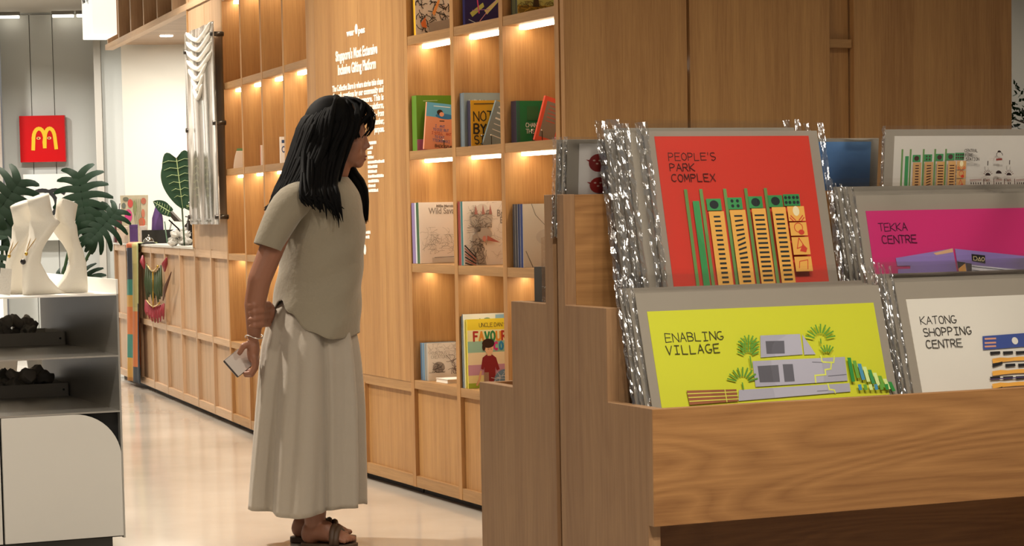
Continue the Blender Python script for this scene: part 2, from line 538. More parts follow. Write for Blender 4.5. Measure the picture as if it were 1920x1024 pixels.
# plain oak boards between the bookcases
wc = frame('wall_center', CORNER, ANG_B)
xs = [0.0, .27, .56, .83, 1.087]
for a, b in zip(xs[:-1], xs[1:]):
    MB().box(a + .0006, b - .0006, .0, .03, .455, CEIL_Z - .01).build('panel_board', OAK_Z, wc)
MB().box(0, 1.087, .002, .05, .415, .455).build('dado_rail', OAK_X, wc)
MB().box(0, 1.087, .002, .05, .03, .075).build('bottom_rail', OAK_X, wc)
MB().box(0, 1.085, .045, .07, 0, .03).build('kick_board', KICK, wc)
for a, b in ((0.02, .515), (.545, 1.087)):
    MB().box(a, b, .017, .035, .07, .42).build('base_panel', OAK_Z, wc)
MB().box(.515, .545, 0, .05, .03, .42).build('stile', OAK_Z, wc)
wc2 = frame('wall_center_far', CORNER, ANG_A)
MB().box(-.137, -.001, .0, .03, .03, CEIL_Z - .01).build('panel_board', OAK_Z, wc2)
# core behind the boards so that no gap opens
MB().box(-.05, 1.08, .06, .1, 0, CEIL_Z).build('wall_core', KICK, wc)

# end panels of the back-to-back bookcases at the near end of the wall
we = thing('end_panel_cabinet', 'tall smooth oak end panels standing behind the print stand', 'cabinet', on_b(2.56, 0), ANG_B)
for a, b in ((.0, .474), (.486, 1.055), (1.157, 1.847)):
    MB().box(-.0, .03, a, b, 0, CEIL_Z - .01).build('end_panel', OAK_Z, we, bevel=.001)
MB().box(-.03, -.008, 1.056, 1.156, 0, CEIL_Z - .01).build('recessed_panel', OAK_Z, we)
MB().box(-.008, .02, 1.058, 1.154, 1.705, 1.735).build('shelf', OAK_Y, we)
for z in (1.22, .74, .27):
    MB().box(-.008, .02, 1.058, 1.154, z, z + .03).build('shelf', OAK_Y, we)
MB().box(-.60, -.02, .0, .02, 0, CEIL_Z - .01).build('inner_board', OAK_Z, we).location = (-.01, .34, 0)
MB().box(-.3, -.0, 1.175, 1.84, 0, CEIL_Z - .01).build('carcass', OAK_Z, we)
tL = thing('spot_lamp', 'tiny bright lamp glimpsed through the slit between the two end panels', 'lamp', on_b(2.46, .478, 1.63), ANG_B)
MB().ellipsoid((0, 0, .02), (.012, .012, .018), 10, 8).build('bulb', mat('tiny_lamp_glow', '#fff2d8', .4, emit=14), tL, True)
MB().lathe([(.006, .03), (.006, 1.18)], n=8).build('cord', mat('lamp_cord', '#8a8378', .5), tL)
MB().box(.02, .03, .478, .486, 0, CEIL_Z - .01).build('slit_backing', OAK_Z, we).location = (-.3, 0, 0)

# ------------------------------------------------------------------ service counter, its back panel and the canopy
ct = thing('service_counter', 'pale oak service counter with a grid of recessed panels', 'counter', CORNER, ANG_A)
XC = [-6.24, -5.72, -5.19, -4.66, -4.14, -3.61, -3.105, -2.61]
sw = .017
for x in XC:
    MB().box(x - sw, x + sw, 0, .05, .03, .95).build('stile', OAK_PALE, ct)
for a, b in zip(XC, XC[1:] + [-2.135]):
    MB().box(a + sw, b - sw, .02, .038, .07, .435).build('panel', OAK_PALE, ct)
    MB().box(a + sw, b - sw, .02, .038, .46, .92).build('panel', OAK_PALE, ct)
for z0, z1 in ((.03, .075), (.43, .464), (.903, .945)):
    MB().box(-6.257, -2.133, .0015, .05, z0, z1).build('rail', OAK_PALE_X, ct)
MB().box(-6.24, -2.14, .038, .06, .03, .94).build('core_panel', OAK_PALE, ct)
MB().box(-6.24, -2.14, .045, .07, 0, .03).build('kick_board', KICK, ct)
MB().box(-6.257, -3.125, -.004, .50, .945, .958).build('countertop', mat('pale_stone_top', '#c9c4b8', .3, vary=.05, bscale=30), ct)
MB().box(-6.257, -6.24, 0, .5, .03, .945).build('end_panel', OAK_PALE, ct)

wp2 = frame('wall_counter', CORNER, ANG_A)
MB().box(-3.125, -2.63, .006, .03, .945, 2.86 - .03).build('panel_board', OAK_PALE, wp2)
MB().box(-2.628, -2.133, .006, .03, .945, 2.86 - .03).build('panel_board', OAK_PALE, wp2)
MB().box(-3.15, -3.125, 0, .16, .945, 2.83).build('jamb', OAK_Y, wp2)

cn = thing('wooden_canopy', 'oak canopy with upright fins above the service counter opening', 'canopy', CORNER, ANG_A)
MB().box(-6.34, -2.133, -.004, .05, 2.315, 2.352).build('front_rail', OAK_PALE_X, cn)
def soffit_poly():
    # from the front rail back to the white booth wall (world Y 16.25)
    def sy(s):
        return (16.25 - CY - math.sin(ANG_A) * s) / math.cos(ANG_A)
    return [(-6.3, .05), (-3.13, .05), (-3.13, sy(-3.13)), (-6.3, max(.06, sy(-6.3)))]
MB().prism(soffit_poly(), 'z', 2.352, 2.372).build('soffit', wood('oak_soffit', '#8f7157', '#b99a7b', 'y'), cn)
for x in XC[1:-1] + [-6.24]:
    MB().box(x - .018, x + .018, 0, .12, 2.352, CEIL_Z - .005).build('fin', OAK_PALE, cn)
MB().box(-6.3, -3.13, .12, .14, 2.372, CEIL_Z - .005).build('fin_backing', OAK_Z, cn)
tag(MB().lathe([(.045, 0), (.045, -.006), (.03, -.008)], n=18).build('soffit_downlight', mat('soffit_glow', '#fff3dc', .4, emit=12)),
    'small round downlight set in the canopy soffit', 'ceiling light').location = (-2.29, 15.42, 2.352)
def area(name, loc, size, power, rot=(0, 0, 0), col=(1, .95, .86)):
    ld = bpy.data.lights.new(name, 'AREA'); ld.shape = 'DISK'; ld.size = size; ld.energy = power; ld.color = col
    lo = bpy.data.objects.new(name, ld); COL.objects.link(lo); lo.location = loc; lo.rotation_euler = rot
    return lo
area('soffit_downlight_lamp', (-2.29, 15.42, 2.335), .09, 22)
area('soffit_downlight_lamp', (-1.9, 14.6, 2.335), .09, 22)
tag(MB().lathe([(.045, 0), (.045, -.006), (.03, -.008)], n=18).build('soffit_downlight', mat('soffit_glow', '#fff3dc', .4)),
    'round downlight in the canopy soffit hidden behind the counter jamb', 'ceiling light').location = (-1.9, 14.6, 2.352)

# projecting lightbox on the canopy
lb = thing('lightbox_sign', 'white glowing lightbox sign projecting from the far end of the canopy', 'sign', on_a(-6.0, -.0855, 2.38), ANG_A)
LBM = mat('lightbox_glow', '#fdfaee', .5, emit=.85)
MB().box(-.255, .25, -.085, .08, 0, CEIL_Z - 2.39).build('body', LBM, lb, bevel=.004)
me = text_mesh('wear', .10, 'LEFT', .0015, .8)
put_mesh('lettering', me, mat('sign_dark_ink', '#4a4640', .6), lb, Matrix.Translation((-.215, -.0862, .245)) @ Matrix.Rotation(PI / 2, 4, 'X'))
me = text_mesh('pes', .10, 'LEFT', .0015, .8)
put_mesh('lettering', me, mat('sign_dark_ink', '#4a4640', .6), lb, Matrix.Translation((.06, -.0862, .245)) @ Matrix.Rotation(PI / 2, 4, 'X'))
MB().prism([(0.02 + .022 * math.sin(t), .285 + .05 * math.cos(t)) for t in [2 * PI * k / 12 for k in range(12)]], 'y', -.0872, -.0852).build('emblem', mat('sign_dark_ink', '#4a4640', .6), lb)

# ------------------------------------------------------------------ print display stand (right foreground)
DO = (0.1850, 3.0, 0.0)
ds = thing('print_stand', 'stepped oak print stand with three tiers of sleeved art prints', 'display stand', DO, GRID)
DW = 1.0
PT = .018
prof = [(.0, .722), (.0, .880), (.132, .880), (.132, 1.010), (.264, 1.010), (.264, 1.168), (.287, 1.168), (.287, .0), (.014, .0), (.014, .722)]
def side_panel(x0, x1, pr, name='side_panel', par=ds):
    return MB().prism(pr, 'x', x0, x1).build(name, OAK_DZ, par, bevel=.0008)
side_panel(0, PT, prof)
side_panel(DW - PT, DW, prof)
MB().box(.0006, DW - .0006, -.0006, .014, .722, .8795).build('front_lip', OAK_DX, ds, bevel=.0008)
MB().box(PT, DW - PT, .132, .146, .77, 1.0095).build('middle_riser', OAK_DZ, ds, bevel=.0008)
MB().box(PT, DW - PT, .264, .276, .90, 1.1675).build('top_riser', OAK_DX, ds, bevel=.0008)
for y0, y1, z in ((.014, .132, .762), (.146, .264, .888), (.276, .300, 1.105)):
    MB().box(PT, DW - PT, y0, y1, z - .012, z).build('tray_floor', OAK_DX, ds)
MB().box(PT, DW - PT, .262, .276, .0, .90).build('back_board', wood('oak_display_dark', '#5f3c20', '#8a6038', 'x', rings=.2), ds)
MB().box(PT, DW - PT, .014, .262, .722, .735).build('under_board', OAK_DX, ds)
d2 = thing('print_stand', 'second stepped oak print stand standing back to back behind the first', 'display stand',
           (DO[0] - math.sin(GRID) * .302, DO[1] + math.cos(GRID) * .302, 0), GRID)
prof2 = [(.279 - a, b) for a, b in prof]
prof2 = [(.0, 0), (.0, 1.168), (.028, 1.168), (.028, 1.010), (.152, 1.010), (.152, .880), (.279, .880), (.279, 0)]
side_panel(0, PT, prof2, par=d2)
side_panel(DW - PT, DW, prof2, par=d2)
MB().box(PT, DW - PT, .0, .012, 0, 1.09).build('back_board', OAK_DX, d2)
MB().box(PT, DW - PT, .014, .028, .98, 1.1675).build('top_riser', OAK_DX, d2)
MB().box(PT, DW - PT, .138, .152, .85, 1.0095).build('middle_riser', OAK_DX, d2)
MB().box(PT, DW - PT, .265, .279, .70, .8795).build('front_lip', OAK_DX, d2)
for y0, y1, z in ((.028, .138, .995), (.152, .265, .862)):
    MB().box(PT, DW - PT, y0, y1, z - .012, z).build('tray_floor', mat('white_tray_lining', '#e9e4da', .6), d2)

# --- sleeved prints
BOARD = mat('grey_backing_board', '#a0988b', .85)
def grid2(fn, na, nb):
    mb = MB()
    vs = [fn(i / na, j / nb) for j in range(nb + 1) for i in range(na + 1)]
    fs = [(j * (na + 1) + i, j * (na + 1) + i + 1, (j + 1) * (na + 1) + i + 1, (j + 1) * (na + 1) + i) for j in range(nb) for i in range(na)]
    mb.add(vs, fs)
    return mb

def art_print(label, group, x, y, z, tilt, Wp, Hp, paper, art=None, affine=None, mt=.026, ms=.014, roll=0.0, flap=.024, crink=.35, parent_frame=None, mb=.012):
    """print whose paper's top left corner is at (x, y, z) of the stand; local x right, local y up the sheet, local z toward the viewer"""
    o = thing('art_print', label, 'art print', (0, 0, 0), 0, group)
    fl = parent_frame or (DO, GRID)
    Mw = Matrix.Translation(fl[0]) @ Matrix.Rotation(fl[1], 4, 'Z') @ Matrix.Translation((x, y, z)) @ Matrix.Rotation(PI / 2 - tilt, 4, 'X') @ Matrix.Rotation(roll, 4, 'Z')
    # origin at the paper's bottom edge
    Mw = Mw @ Matrix.Translation((0, -Hp, 0))
    o.matrix_world = Mw
    MB().box(-ms, Wp + ms, -mb, Hp + mt, -.003, -.0006).build('backing_board', BOARD, o)
    MB().box(0, Wp, 0, Hp, -.0006, 0).build('paper', mat('paper_' + paper.lstrip('#'), paper, .55), o)
    if art:
        fl2 = Flat(lambda a, b, l: (a, Hp - b, l), .00006, .0001)
        art(fl2, affine)
        fl2.build('printed_artwork', o)
    rnd = random.Random(sum(map(ord, label)) % 1000 + int(x * 1000))
    x0, x1, y0, y1 = -ms - .006, Wp + ms + .006, -mb - .002, Hp + mt + flap
    ph = rnd.uniform(0, 6)
    def fn(u, v):
        a, b = x0 + (x1 - x0) * u, y0 + (y1 - y0) * v
        k = max(0, (b - Hp - mt) / flap)
        return (a, b, .0022 + .0012 * math.sin(a * 31 + ph) * math.sin(b * 23 + ph) + .0014 * k * math.sin(a * 60 + ph) )
    grid2(fn, 26, 14).build('sleeve', SLEEVE, o, True)
    # crumpled seams at the two sides
    for xa, sgn in ((x0, -1), (x1, 1)):
        rows = []
        n = 40
        w = .012 * (crink if sgn < 0 else (.7 if crink > 1 else .3))
        for j in range(n + 1):
            b = y0 + (y1 - y0) * j / n
            rows.append([(xa - sgn * (w * .7 - w * i / 4 * 1.2) + rnd.uniform(-.0010, .0010), b + rnd.uniform(-.001, .001), .0025 + rnd.uniform(-.0018, .0018)) for i in range(5)])
        MB().rings(rows, closed=False, cap=False).build('sleeve_seam', CRINKLE, o)
    return o

class Aff:
    """maps zoom-crop pixels of one print to metres on its paper (a right, b down)"""
    def __init__(s, TL, TR, LL, Wm, Lm):
        s.o = Vector(TL); e = Vector(TR) - s.o; d = Vector(LL) - s.o
        det = e.x * d.y - e.y * d.x
        s.k = (d.y / det * Wm, -d.x / det * Wm, -e.y / det * Lm, e.x / det * Lm)
        s.u = Wm / e.length
    def __call__(s, x, y):
        q = Vector((x, y)) - s.o
        return (s.k[0] * q.x + s.k[1] * q.y, s.k[2] * q.x + s.k[3] * q.y)

def tower(fl, bars='#1e2a2b', green='#3f9a58', yel='#f0b455', ink='#d2422c', k=1.0, ox=0.0, oy=0.0, n=26, hmax=.37):
    """row of striped towers with round windows; k scales from print millimetres"""
    def q(x, y):
        return (ox + x * .000279 * k * 3.2, oy + y * .00023 * k * 3.2)
    bot = (hmax - .006 - oy) / (.00023 * k * 3.2)
    def rect(c, x0, y0, x1, y1):
        a, b = q(x0, y0), q(x1, y1); fl.rect(c, a[0], a[1], b[0], b[1])
    for x in (40, 68, 112, 151, 188):
        rect('#6f9a57', x, 108, x + 6, bot)
    rect(green, 53, 132, 65, bot)
    for i, (x0, x1) in enumerate(((78, 105), (117, 144), (156, 182), (193, 220), (222, 253))):
        rect(green, x0, 128 - i * 1.6, x1, 152 - i * 1.6)
        cx, cy = (x0 + x1) / 2, 140 - i * 1.6
        if i in (0, 2, 3):
            a = q(cx, cy); fl.ell(bars, a[0], a[1], .0074 * k, .0064 * k)
        else:
            for dx in ((-5, 5) if i == 1 else (-11, -4, 4, 11)):
                for dy in (-5, 5):
                    a = q(cx + dx, cy + dy); fl.ell(bars, a[0], a[1], .0026 * k, .0026 * k, 8)
    for i, (x0, x1) in enumerate(((79, 107), (117, 146), (157, 183), (194, 220))):
        rect(yel, x0, 154 - i * 1.5, x1, bot)
        w = (12, 15, 18, 16)[i]
        for j in range(n):
            y = 163 + j * 9.4
            if y > bot - 4:
                break
            sl = (0, (0, -1, -1, -1, -1.5, -3, -3, -2.5, -1.5, -1, 0)[min(j, 10)], 0, 0)[i]
            c = (x0 + x1) / 2
            p = [q(c - w / 2, y - sl), q(c + w / 2, y + sl), q(c + w / 2, y + sl + 3.6), q(c - w / 2, y - sl + 3.6)]
            fl.poly(bars, p)
    for j, (y0, y1) in enumerate(((149, 179), (182, 209), (212, 248), (252, 282))):
        if y1 > bot: break
        rect(yel, 222, y0, 254, y1)
        c = q(238, (y0 + y1) / 2)
        if j == 0:
            fl.ell('#f3e6bb', c[0], c[1] - .004 * k, .0055 * k, .0075 * k)
            for s in (-1, 1):
                fl.line(ink, [(c[0] + s * .003 * k, c[1] + .010 * k), (c[0] + s * .010 * k, c[1] + .003 * k)], .0016 * k)
                fl.line(ink, [(c[0] + s * .007 * k, c[1] + .011 * k), (c[0] + s * .012 * k, c[1] + .006 * k)], .0016 * k)
        elif j == 1:
            fl.line(ink, [(c[0] + .007 * k * math.cos(t), c[1] - .002 * k + .007 * k * math.sin(t)) for t in [i * PI / 6 for i in range(13)]], .0012 * k)
            fl.ell(ink, c[0] + .004 * k, c[1] + .005 * k, .005 * k, .004 * k)
        elif j == 2:
            fl.line(ink, [(c[0] - .007 * k, c[1] + .004 * k), (c[0] - .002 * k, c[1] - .012 * k), (c[0] + .005 * k, c[1]), (c[0] - .007 * k, c[1] + .004 * k)], .0014 * k)
            fl.poly(ink, [(c[0] - .003 * k, c[1] + .008 * k), (c[0] + .003 * k, c[1] - .003 * k), (c[0] + .010 * k, c[1] + .004 * k), (c[0] + .007 * k, c[1] + .010 * k)])
        else:
            fl.line(ink, [(c[0] - .008 * k, c[1] + .006 * k), (c[0] - .006 * k, c[1] - .004 * k), (c[0] + .008 * k, c[1] - .006 * k), (c[0] + .006 * k, c[1] + .008 * k)], .0012 * k)

def art_people(fl, A):
    ink = '#40140f'
    for i, s in enumerate(("PEOPLE'S", 'PARK', 'COMPLEX')):
        fl.text(ink, s, .0185, .0252 + i * .0158, .0110, .0012, adv=.96, asp=.74)
    tower(fl)

def art_enabling(fl, A):
    P = lambda *pts: [A(*p) for p in pts]
    ink = '#33330f'
    u = A.u
    for s, x, y, hh in (('ENABLING', 248, 395, 62), ('VILLAGE', 255, 482, 62)):
        a = A(x, y); fl.text(ink, s, a[0], a[1], hh * u * .83, .0013, adv=.96 if 'E' in s[0] else 1.02, asp=.74)
    L1, DK, GR, BR = '#b4b4c4', '#62626c', '#5d9a2f', '#9a5b38'
    fl.poly(L1, P((890, 410), (1165, 400), (1185, 545), (895, 565)))
    fl.poly(L1, P((1180, 402), (1275, 545), (1195, 548)))
    fl.poly(DK, P((926, 450), (1055, 448), (1060, 538), (935, 540)))
    fl.poly(L1, P((838, 590), (1480, 565), (1500, 735), (862, 770)))
    fl.poly(DK, P((873, 625), (1015, 618), (1028, 738), (890, 740)))
    fl.poly(DK, P((1045, 614), (1115, 613), (1130, 735), (1060, 738)))
    fl.poly(L1, P((748, 790), (1512, 752), (1520, 812), (748, 866)))
    for st in ([(1310, 555), (1320, 600), (1400, 605), (1405, 560)], [(1385, 600), (1380, 650), (1340, 655), (1345, 690), (1270, 695), (1275, 745)], [(1360, 755), (1370, 795), (1405, 800), (1412, 820)]):
        fl.line('#dfe86a', P(*st), .0022)
    for st in ([(1250, 600), (1320, 603)], [(1362, 700), (1490, 690)], [(1285, 806), (1360, 802)]):
        fl.line('#7c7c88', P(*st), .0008)
    fl.poly(BR, P((398, 790), (730, 785), (745, 868), (420, 888)))
    for st in ([(405, 812), (738, 803)], [(412, 838), (742, 828)], [(418, 864), (745, 852)], [(652, 785), (668, 872)]):
        fl.line('#dfe05a', P(*st), .0013)
    def plant(cx, cy, n, r, a0, a1, rows=1):
        for j in range(rows):
            for i in range(n):
                t = R(a0 + (a1 - a0) * i / (n - 1))
                bx, by = cx, cy - j * r * .45
                p0 = (bx + math.cos(t) * r * .45, by - math.sin(t) * r * .45)
                p1 = (bx + math.cos(t) * r, by - math.sin(t) * r)
                fl.line(GR, P(p0, p1), .0022)
    plant(770, 740, 9, 105, 15, 165); fl.line(GR, P((768, 742), (776, 785)), .002)
    plant(805, 560, 7, 78, 25, 155, 3); fl.line(GR, P((815, 560), (828, 640)), .002)
    plant(1300, 440, 9, 105, 12, 168); fl.line(GR, P((1300, 440), (1303, 470)), .002)
    plant(1345, 560, 5, 75, 55, 125)
    cols = ['#2f8f3e', '#6aa63c', '#4a94b5', '#d6ec9a', '#3c9350', '#d6ec9a', '#6aa63c', '#d6ec9a', '#2f8f3e']
    for i, c in enumerate(cols):
        x = 1487 + i * 36
        y = 575 + i * 22
        fl.poly(c, P((x, y), (x + 26, y), (x + 56, y + (170 if i == 0 else 130 - i * 8)), (x + 32, y + (172 if i == 0 else 132 - i * 8))))
    for i, c in enumerate(['#4a94b5', '#6aa63c', '#d6ec9a', '#4a94b5', '#6aa63c', '#2f8f3e']):
        fl.poly(c, P((1560 + i * 38, 768), (1584 + i * 38, 766), (1592 + i * 38, 806), (1570 + i * 38, 808)))

def art_tekka(fl, A):
    P = lambda *pts: [A(*p) for p in pts]
    for s, x, y in (('TEKKA', 303, 405), ('CENTRE', 335, 510)):
        a = A(x, y); fl.text('#4a0d38', s, a[0], a[1], 70 * A.u * .83, .0013, adv=.88, asp=.72)
    V = '#9a86c2'
    fl.poly(V, P((460, 700), (962, 612), (1005, 830), (1040, 1010), (505, 1080), (480, 795), (590, 790), (588, 765), (475, 768)))
    fl.poly(V, P((980, 615), (1800, 690), (1990, 720), (1990, 1000), (1050, 1010)))
    fl.poly('#d9b48c', P((790, 655), (960, 612), (966, 645), (815, 672)))
    fl.poly('#d9b48c', P((700, 845), (880, 822), (880, 836), (720, 852)))
    fl.poly('#e8e6ee', P((1130, 755), (1990, 830), (1990, 1000), (1150, 1000)))
    fl.line('#4d5564', P((1135, 770), (1990, 850)), .0011)
    fl.line('#4d5564', P((1137, 800), (1990, 880)), .0011)
    fl.poly('#231d2e', P((1002, 725), (1075, 735), (1080, 830), (1020, 830)))
    fl.poly('#f2b95a', P((1012, 790), (1072, 742), (1088, 830), (1022, 830)))
    fl.poly('#231d2e', P((1078, 738), (1130, 744), (1134, 815), (1090, 815)))
    fl.poly('#1d1a1c', P((1128, 660), (1250, 672), (1254, 742), (1134, 722)))
    w = .0008
    c = '#e0d09a'
    fl.line(c, P((1145, 682), (1172, 684), (1180, 700), (1172, 715), (1148, 713), (1145, 682)), w)
    fl.line(c, P((1186, 716), (1200, 688), (1210, 719), (1186, 716)), w)
    fl.line(c, P(*[(1231 + 13 * math.cos(t), 706 + 16 * math.sin(t)) for t in [k * PI / 5 for k in range(11)]]), w)

def art_katong(fl, A):
    P = lambda *pts: [A(*p) for p in pts]
    for s, x, y in (('KATONG', 250, 370), ('SHOPPING', 275, 470), ('CENTRE', 300, 570)):
        a = A(x, y); fl.text('#2e2b28', s, a[0], a[1], 68 * A.u * .83, .0013, adv=.92, asp=.74)
    fl.poly('#3d55a0', P((785, 540), (1500, 495), (1500, 612), (793, 655)))
    for y in (560, 595, 625):
        fl.line('#e8a98a', P((808, y + 3), (900, y)), .0025)
    a = A(1068, 582); fl.ell('#f2efe6', a[0], a[1], .0055, .0055)
    a = A(1200, 572); fl.ell('#f2efe6', a[0], a[1], .0055, .0055)
    for j in range(4):
        y = 672 + j * 106
        for i in range(5):
            x = 850 + i * 112 + (20 if j % 2 else 0)
            d = -22 if (j % 2 and i == 0) else -3
            fl.poly('#1f1d1f', P((x, y), (x + 88, y + d), (x + 92, y + 22 + d), (x + 8, y + 26)))
        if j < 3:
            fl.poly('#efb04c', P((870, y + 60), (940, y + 50), (1010, y + 54), (1100, y + 46), (1500, y + 40), (1500, y + 74), (1060, y + 80), (960, y + 88), (876, y + 98)))
    fl.line('#4d3f66', P((855, 905), (1500, 880)), .0016)

def art_central(fl, A):
    P = lambda *pts: [A(*p) for p in pts]
    tower(fl, bars='#4a2318', yel='#d6a66a', k=.605, ox=-.008, oy=-.028, hmax=.135)
    for i, s in enumerate(('CENTRAL', 'FIRE', 'STATION')):
        a = A(1108, 268 + i * 52); fl.text('#4b443f', s, a[0], a[1], 38 * A.u * .83, .0008, adv=.80, asp=.64)
    ink = '#2f1a18'
    def half(x, y, r):
        fl.poly(ink, [A(x + r * math.cos(t), y - r * math.sin(t)) for t in [k * PI / 8 for k in range(9)]])
    half(1555, 305, 26)
    fl.line(ink, P((1515, 345), (1518, 318), (1530, 310)), .001); fl.line(ink, P((1595, 340), (1590, 318), (1580, 310)), .001)
    fl.poly('#8c3a30', P((1503, 382), (1585, 376), (1582, 402), (1500, 408)))
    fl.line(ink, P((1390, 415), (1382, 465)), .0016); fl.line(ink, P((1682, 405), (1676, 452)), .0016)
    half(1372, 595, 36); half(1520, 570, 40); half(1655, 592, 34)
    for cx in (1372, 1655):
        for k in range(7):
            t = R(20 + k * 23)
            fl.line('#6b3a34', P((cx + 45 * math.cos(t), 592 - 48 * math.sin(t)), (cx + 62 * math.cos(t), 592 - 68 * math.sin(t))), .0009)
    for x0, x1 in ((1120, 1275), (1335, 1385), (1455, 1545), (1615, 1665), (1735, 1845)):
        fl.line('#9a6a60', P((x0, 650), (x1, 640)), .001)
        fl.line('#9a6a60', P((x0, 665), (x1, 655)), .0008)
        n = max(2, int((x1 - x0) / 27))
        for i in range(n):
            x = x0 + (x1 - x0) * (i + .2) / n
            fl.poly(ink, P((x, 678), (x + 13, 677), (x + 12, 703), (x - 1, 704)))
    for x in (1298, 1433, 1575, 1712):
        fl.line('#5b2a24', P((x, 636), (x - 4, 704)), .0013)

def art_pomegranate(fl, A):
    for x, y, rx, ry, c in ((240, 180, 46, 38, '#8c1713'), (236, 292, 46, 34, '#9c1a14'), (362, 180, 44, 38, '#7c1620'), (356, 296, 48, 36, '#cf8a1f'),
                            (480, 182, 44, 36, '#a4341a'), (478, 294, 44, 36, '#8c1713')):
        a = A(x, y)
        fl.ell(c, a[0], a[1], rx * A.u, ry * A.u, 20)
        fl.poly(c, [A(x - 42, y - 14), A(x - 58, y - 16), A(x - 40, y - 2)])
        for k in range(4):
            p = A(x - 20 + k * 13, y - 12 + (k % 2) * 16)
            fl.ell('#d8b8a8', p[0], p[1], .0022, .0012, 8)

def stack(n, label, group, x, y, z, tilt, Wp, Hp, paper, dx=-.004, dy=.010, **kw):
    for i in range(1, n + 1):
        art_print(('first', 'second', 'third', 'fourth')[i - 1] + ' ' + label, group, x + dx * i + random.uniform(-.002, .002), y + dy * i, z + random.uniform(-.002, .004) + .0022 * i, tilt, Wp, Hp, paper, **kw)

T1 = R(17)
art_print('yellow Enabling Village print with lilac buildings in the front tray', 'sleeved art prints on the stand', .044, .095, 1.005, T1, .366, .250, '#d9de2e',
          art_enabling, Aff((130, 240), (1690, 172), (240, 890), .366, .133), mb=.004)
stack(3, 'sleeved print tucked behind the yellow Enabling Village print', 'prints behind the yellow print', .042, .095, 1.005, T1, .366, .250, '#d9de2e', dx=-.0035, dy=.0082, mb=.004)
art_print('white Katong Shopping Centre print with blue and yellow bands in the front tray', 'sleeved art prints on the stand', .464, .093, 1.008, T1, .366, .250, '#ece8dd',
          art_katong, Aff((130, 222), (1931, 158), (275, 940), .366, .128), mb=.004)
stack(4, 'sleeved print tucked behind the white Katong print', 'prints behind the white print', .462, .093, 1.008, T1, .366, .250, '#ece8dd', dx=-.0028, dy=.0072, mb=.004)
T2 = R(14)
art_print('tall red Peoples Park Complex print with green and yellow towers in the middle tray', 'sleeved art prints on the stand', .136, .242, 1.249, T2, .258, .366, '#d23c2a',
          art_people, None, ms=.016, mt=.008, flap=.012, crink=1.4, mb=.003)
stack(3, 'sleeved print tucked behind the tall red Peoples Park print', 'prints behind the red print', .128, .242, 1.246, T2, .258, .366, '#9a9285', dx=-.014, dy=.0065, ms=.02, mt=.008, flap=.012, crink=1.5, mb=.003)
art_print('magenta Tekka Centre print with a lilac building in the middle tray', 'sleeved art prints on the stand', .480, .222, 1.136, T2, .366, .258, '#d0307c',
          art_tekka, Aff((195, 298), (1990, 230), (310, 985), .366, .1235), mt=.024, flap=.012)
stack(4, 'sleeved print tucked behind the magenta Tekka print', 'prints behind the magenta print', .476, .222, 1.136, T2, .366, .258, '#d0307c', dx=-.0045, dy=.0058, mt=.026, flap=.012)
T3 = R(-5)
fr2 = (DO, GRID)
art_print('white print of striped towers and Central Fire Station in the top tray', 'sleeved art prints on the stand', .566, .273, 1.249, T3, .366, .135, '#e0dbd2',
          art_central, Aff((245, 112), (2850, 86), (150, 740), .366, .078), mt=.010, flap=.006, ms=.016, mb=.003)
art_print('white print of red pomegranates in the top tray behind the red print', 'sleeved art prints on the stand', .031, .273, 1.240, T3, .336, .13, '#e2deda',
          art_pomegranate, Aff((157, 85), (1141, 70), (133, 345), .336, .0745), mt=.006, flap=.004, ms=.018, mb=.003)
art_print('plain blue print in the top tray between the red and white prints', 'sleeved art prints on the stand', .398, .281, 1.241, T3, .131, .13, '#6c9bd0', None, None, mt=.005, flap=.003, ms=.014, mb=.003)
for i in range(2):
    art_print(('nearer', 'farther')[i] + ' sleeved print tucked behind the pomegranate print', 'prints behind the pomegranate print', .024 - .007 * i, .279 + .005 * i, 1.240, T3, .336, .13, '#cbc7c4', mt=.006, flap=.004, ms=.016, mb=.003)
# small packet on the far stand
pk = thing('sleeved_packet', 'small dark packet in clear plastic on the second print stand', 'packet', (d2.location.x - math.sin(GRID) * .09 + .0, d2.location.y + math.cos(GRID) * .09, 1.0), GRID)
MB().box(.02, .07, -.02, .02, 0.0, .062).build('card_insert', mat('dark_card', '#4c463f', .7), pk)
grid2(lambda u, v: (.012 + .07 * u, -.024, .0 + .105 * v + .003 * math.sin(u * 22)), 10, 8).build('sleeve', CRINKLE, pk)

# ------------------------------------------------------------------ steel display unit with necklaces (left)
UO = (-1.246, 7.2, 0)
ut = thing('steel_display_unit', 'brushed steel display unit with two open shelves and a white rounded door', 'display unit', UO, GRID)
STEEL = mat('brushed_steel', '#bdbab3', .30, metal=.6)
WHITE = mat('white_lacquer', '#dad7cf', .45)
WHT2 = mat('white_powder_coat', '#f0eee8', .4)
UD, UW = 1.12, .95
MB().box(-.006, 0, 0, UD, .12, .90).build('side_panel', STEEL, ut)
MB().box(-UW, -UW + .006, 0, UD, .12, .90).build('side_panel', STEEL, ut)
for z in (.705, .528):
    MB().box(-UW + .006, -.006, 0, UD, z - .004, z + .001).build('shelf', STEEL, ut)
MB().box(-UW, 0, 0, UD, .896, .901).build('tray_base', WHT2, ut)
def rim(name, pts):
    MB().prism(pts, 'z', .901, .947).build(name, WHT2, ut)
rim('tray_rim', [(-.006, 0), (0, 0), (0, UD), (-.006, UD)])
rim('tray_rim', [(-UW, 0), (-UW + .006, 0), (-UW + .006, UD), (-UW, UD)])
rim('tray_rim', [(-UW, UD - .006), (0, UD - .006), (0, UD), (-UW, UD)])
cor = [(-.383, .127), (-.004, .127)] + [(-.154 + .15 * math.cos(t), .373 + .15 * math.sin(t)) for t in [i * PI / 24 for i in range(13)]] + [(-.383, .523)]
MB().prism(cor, 'y', .0, .014).build('door', WHITE, ut, bevel=.001)
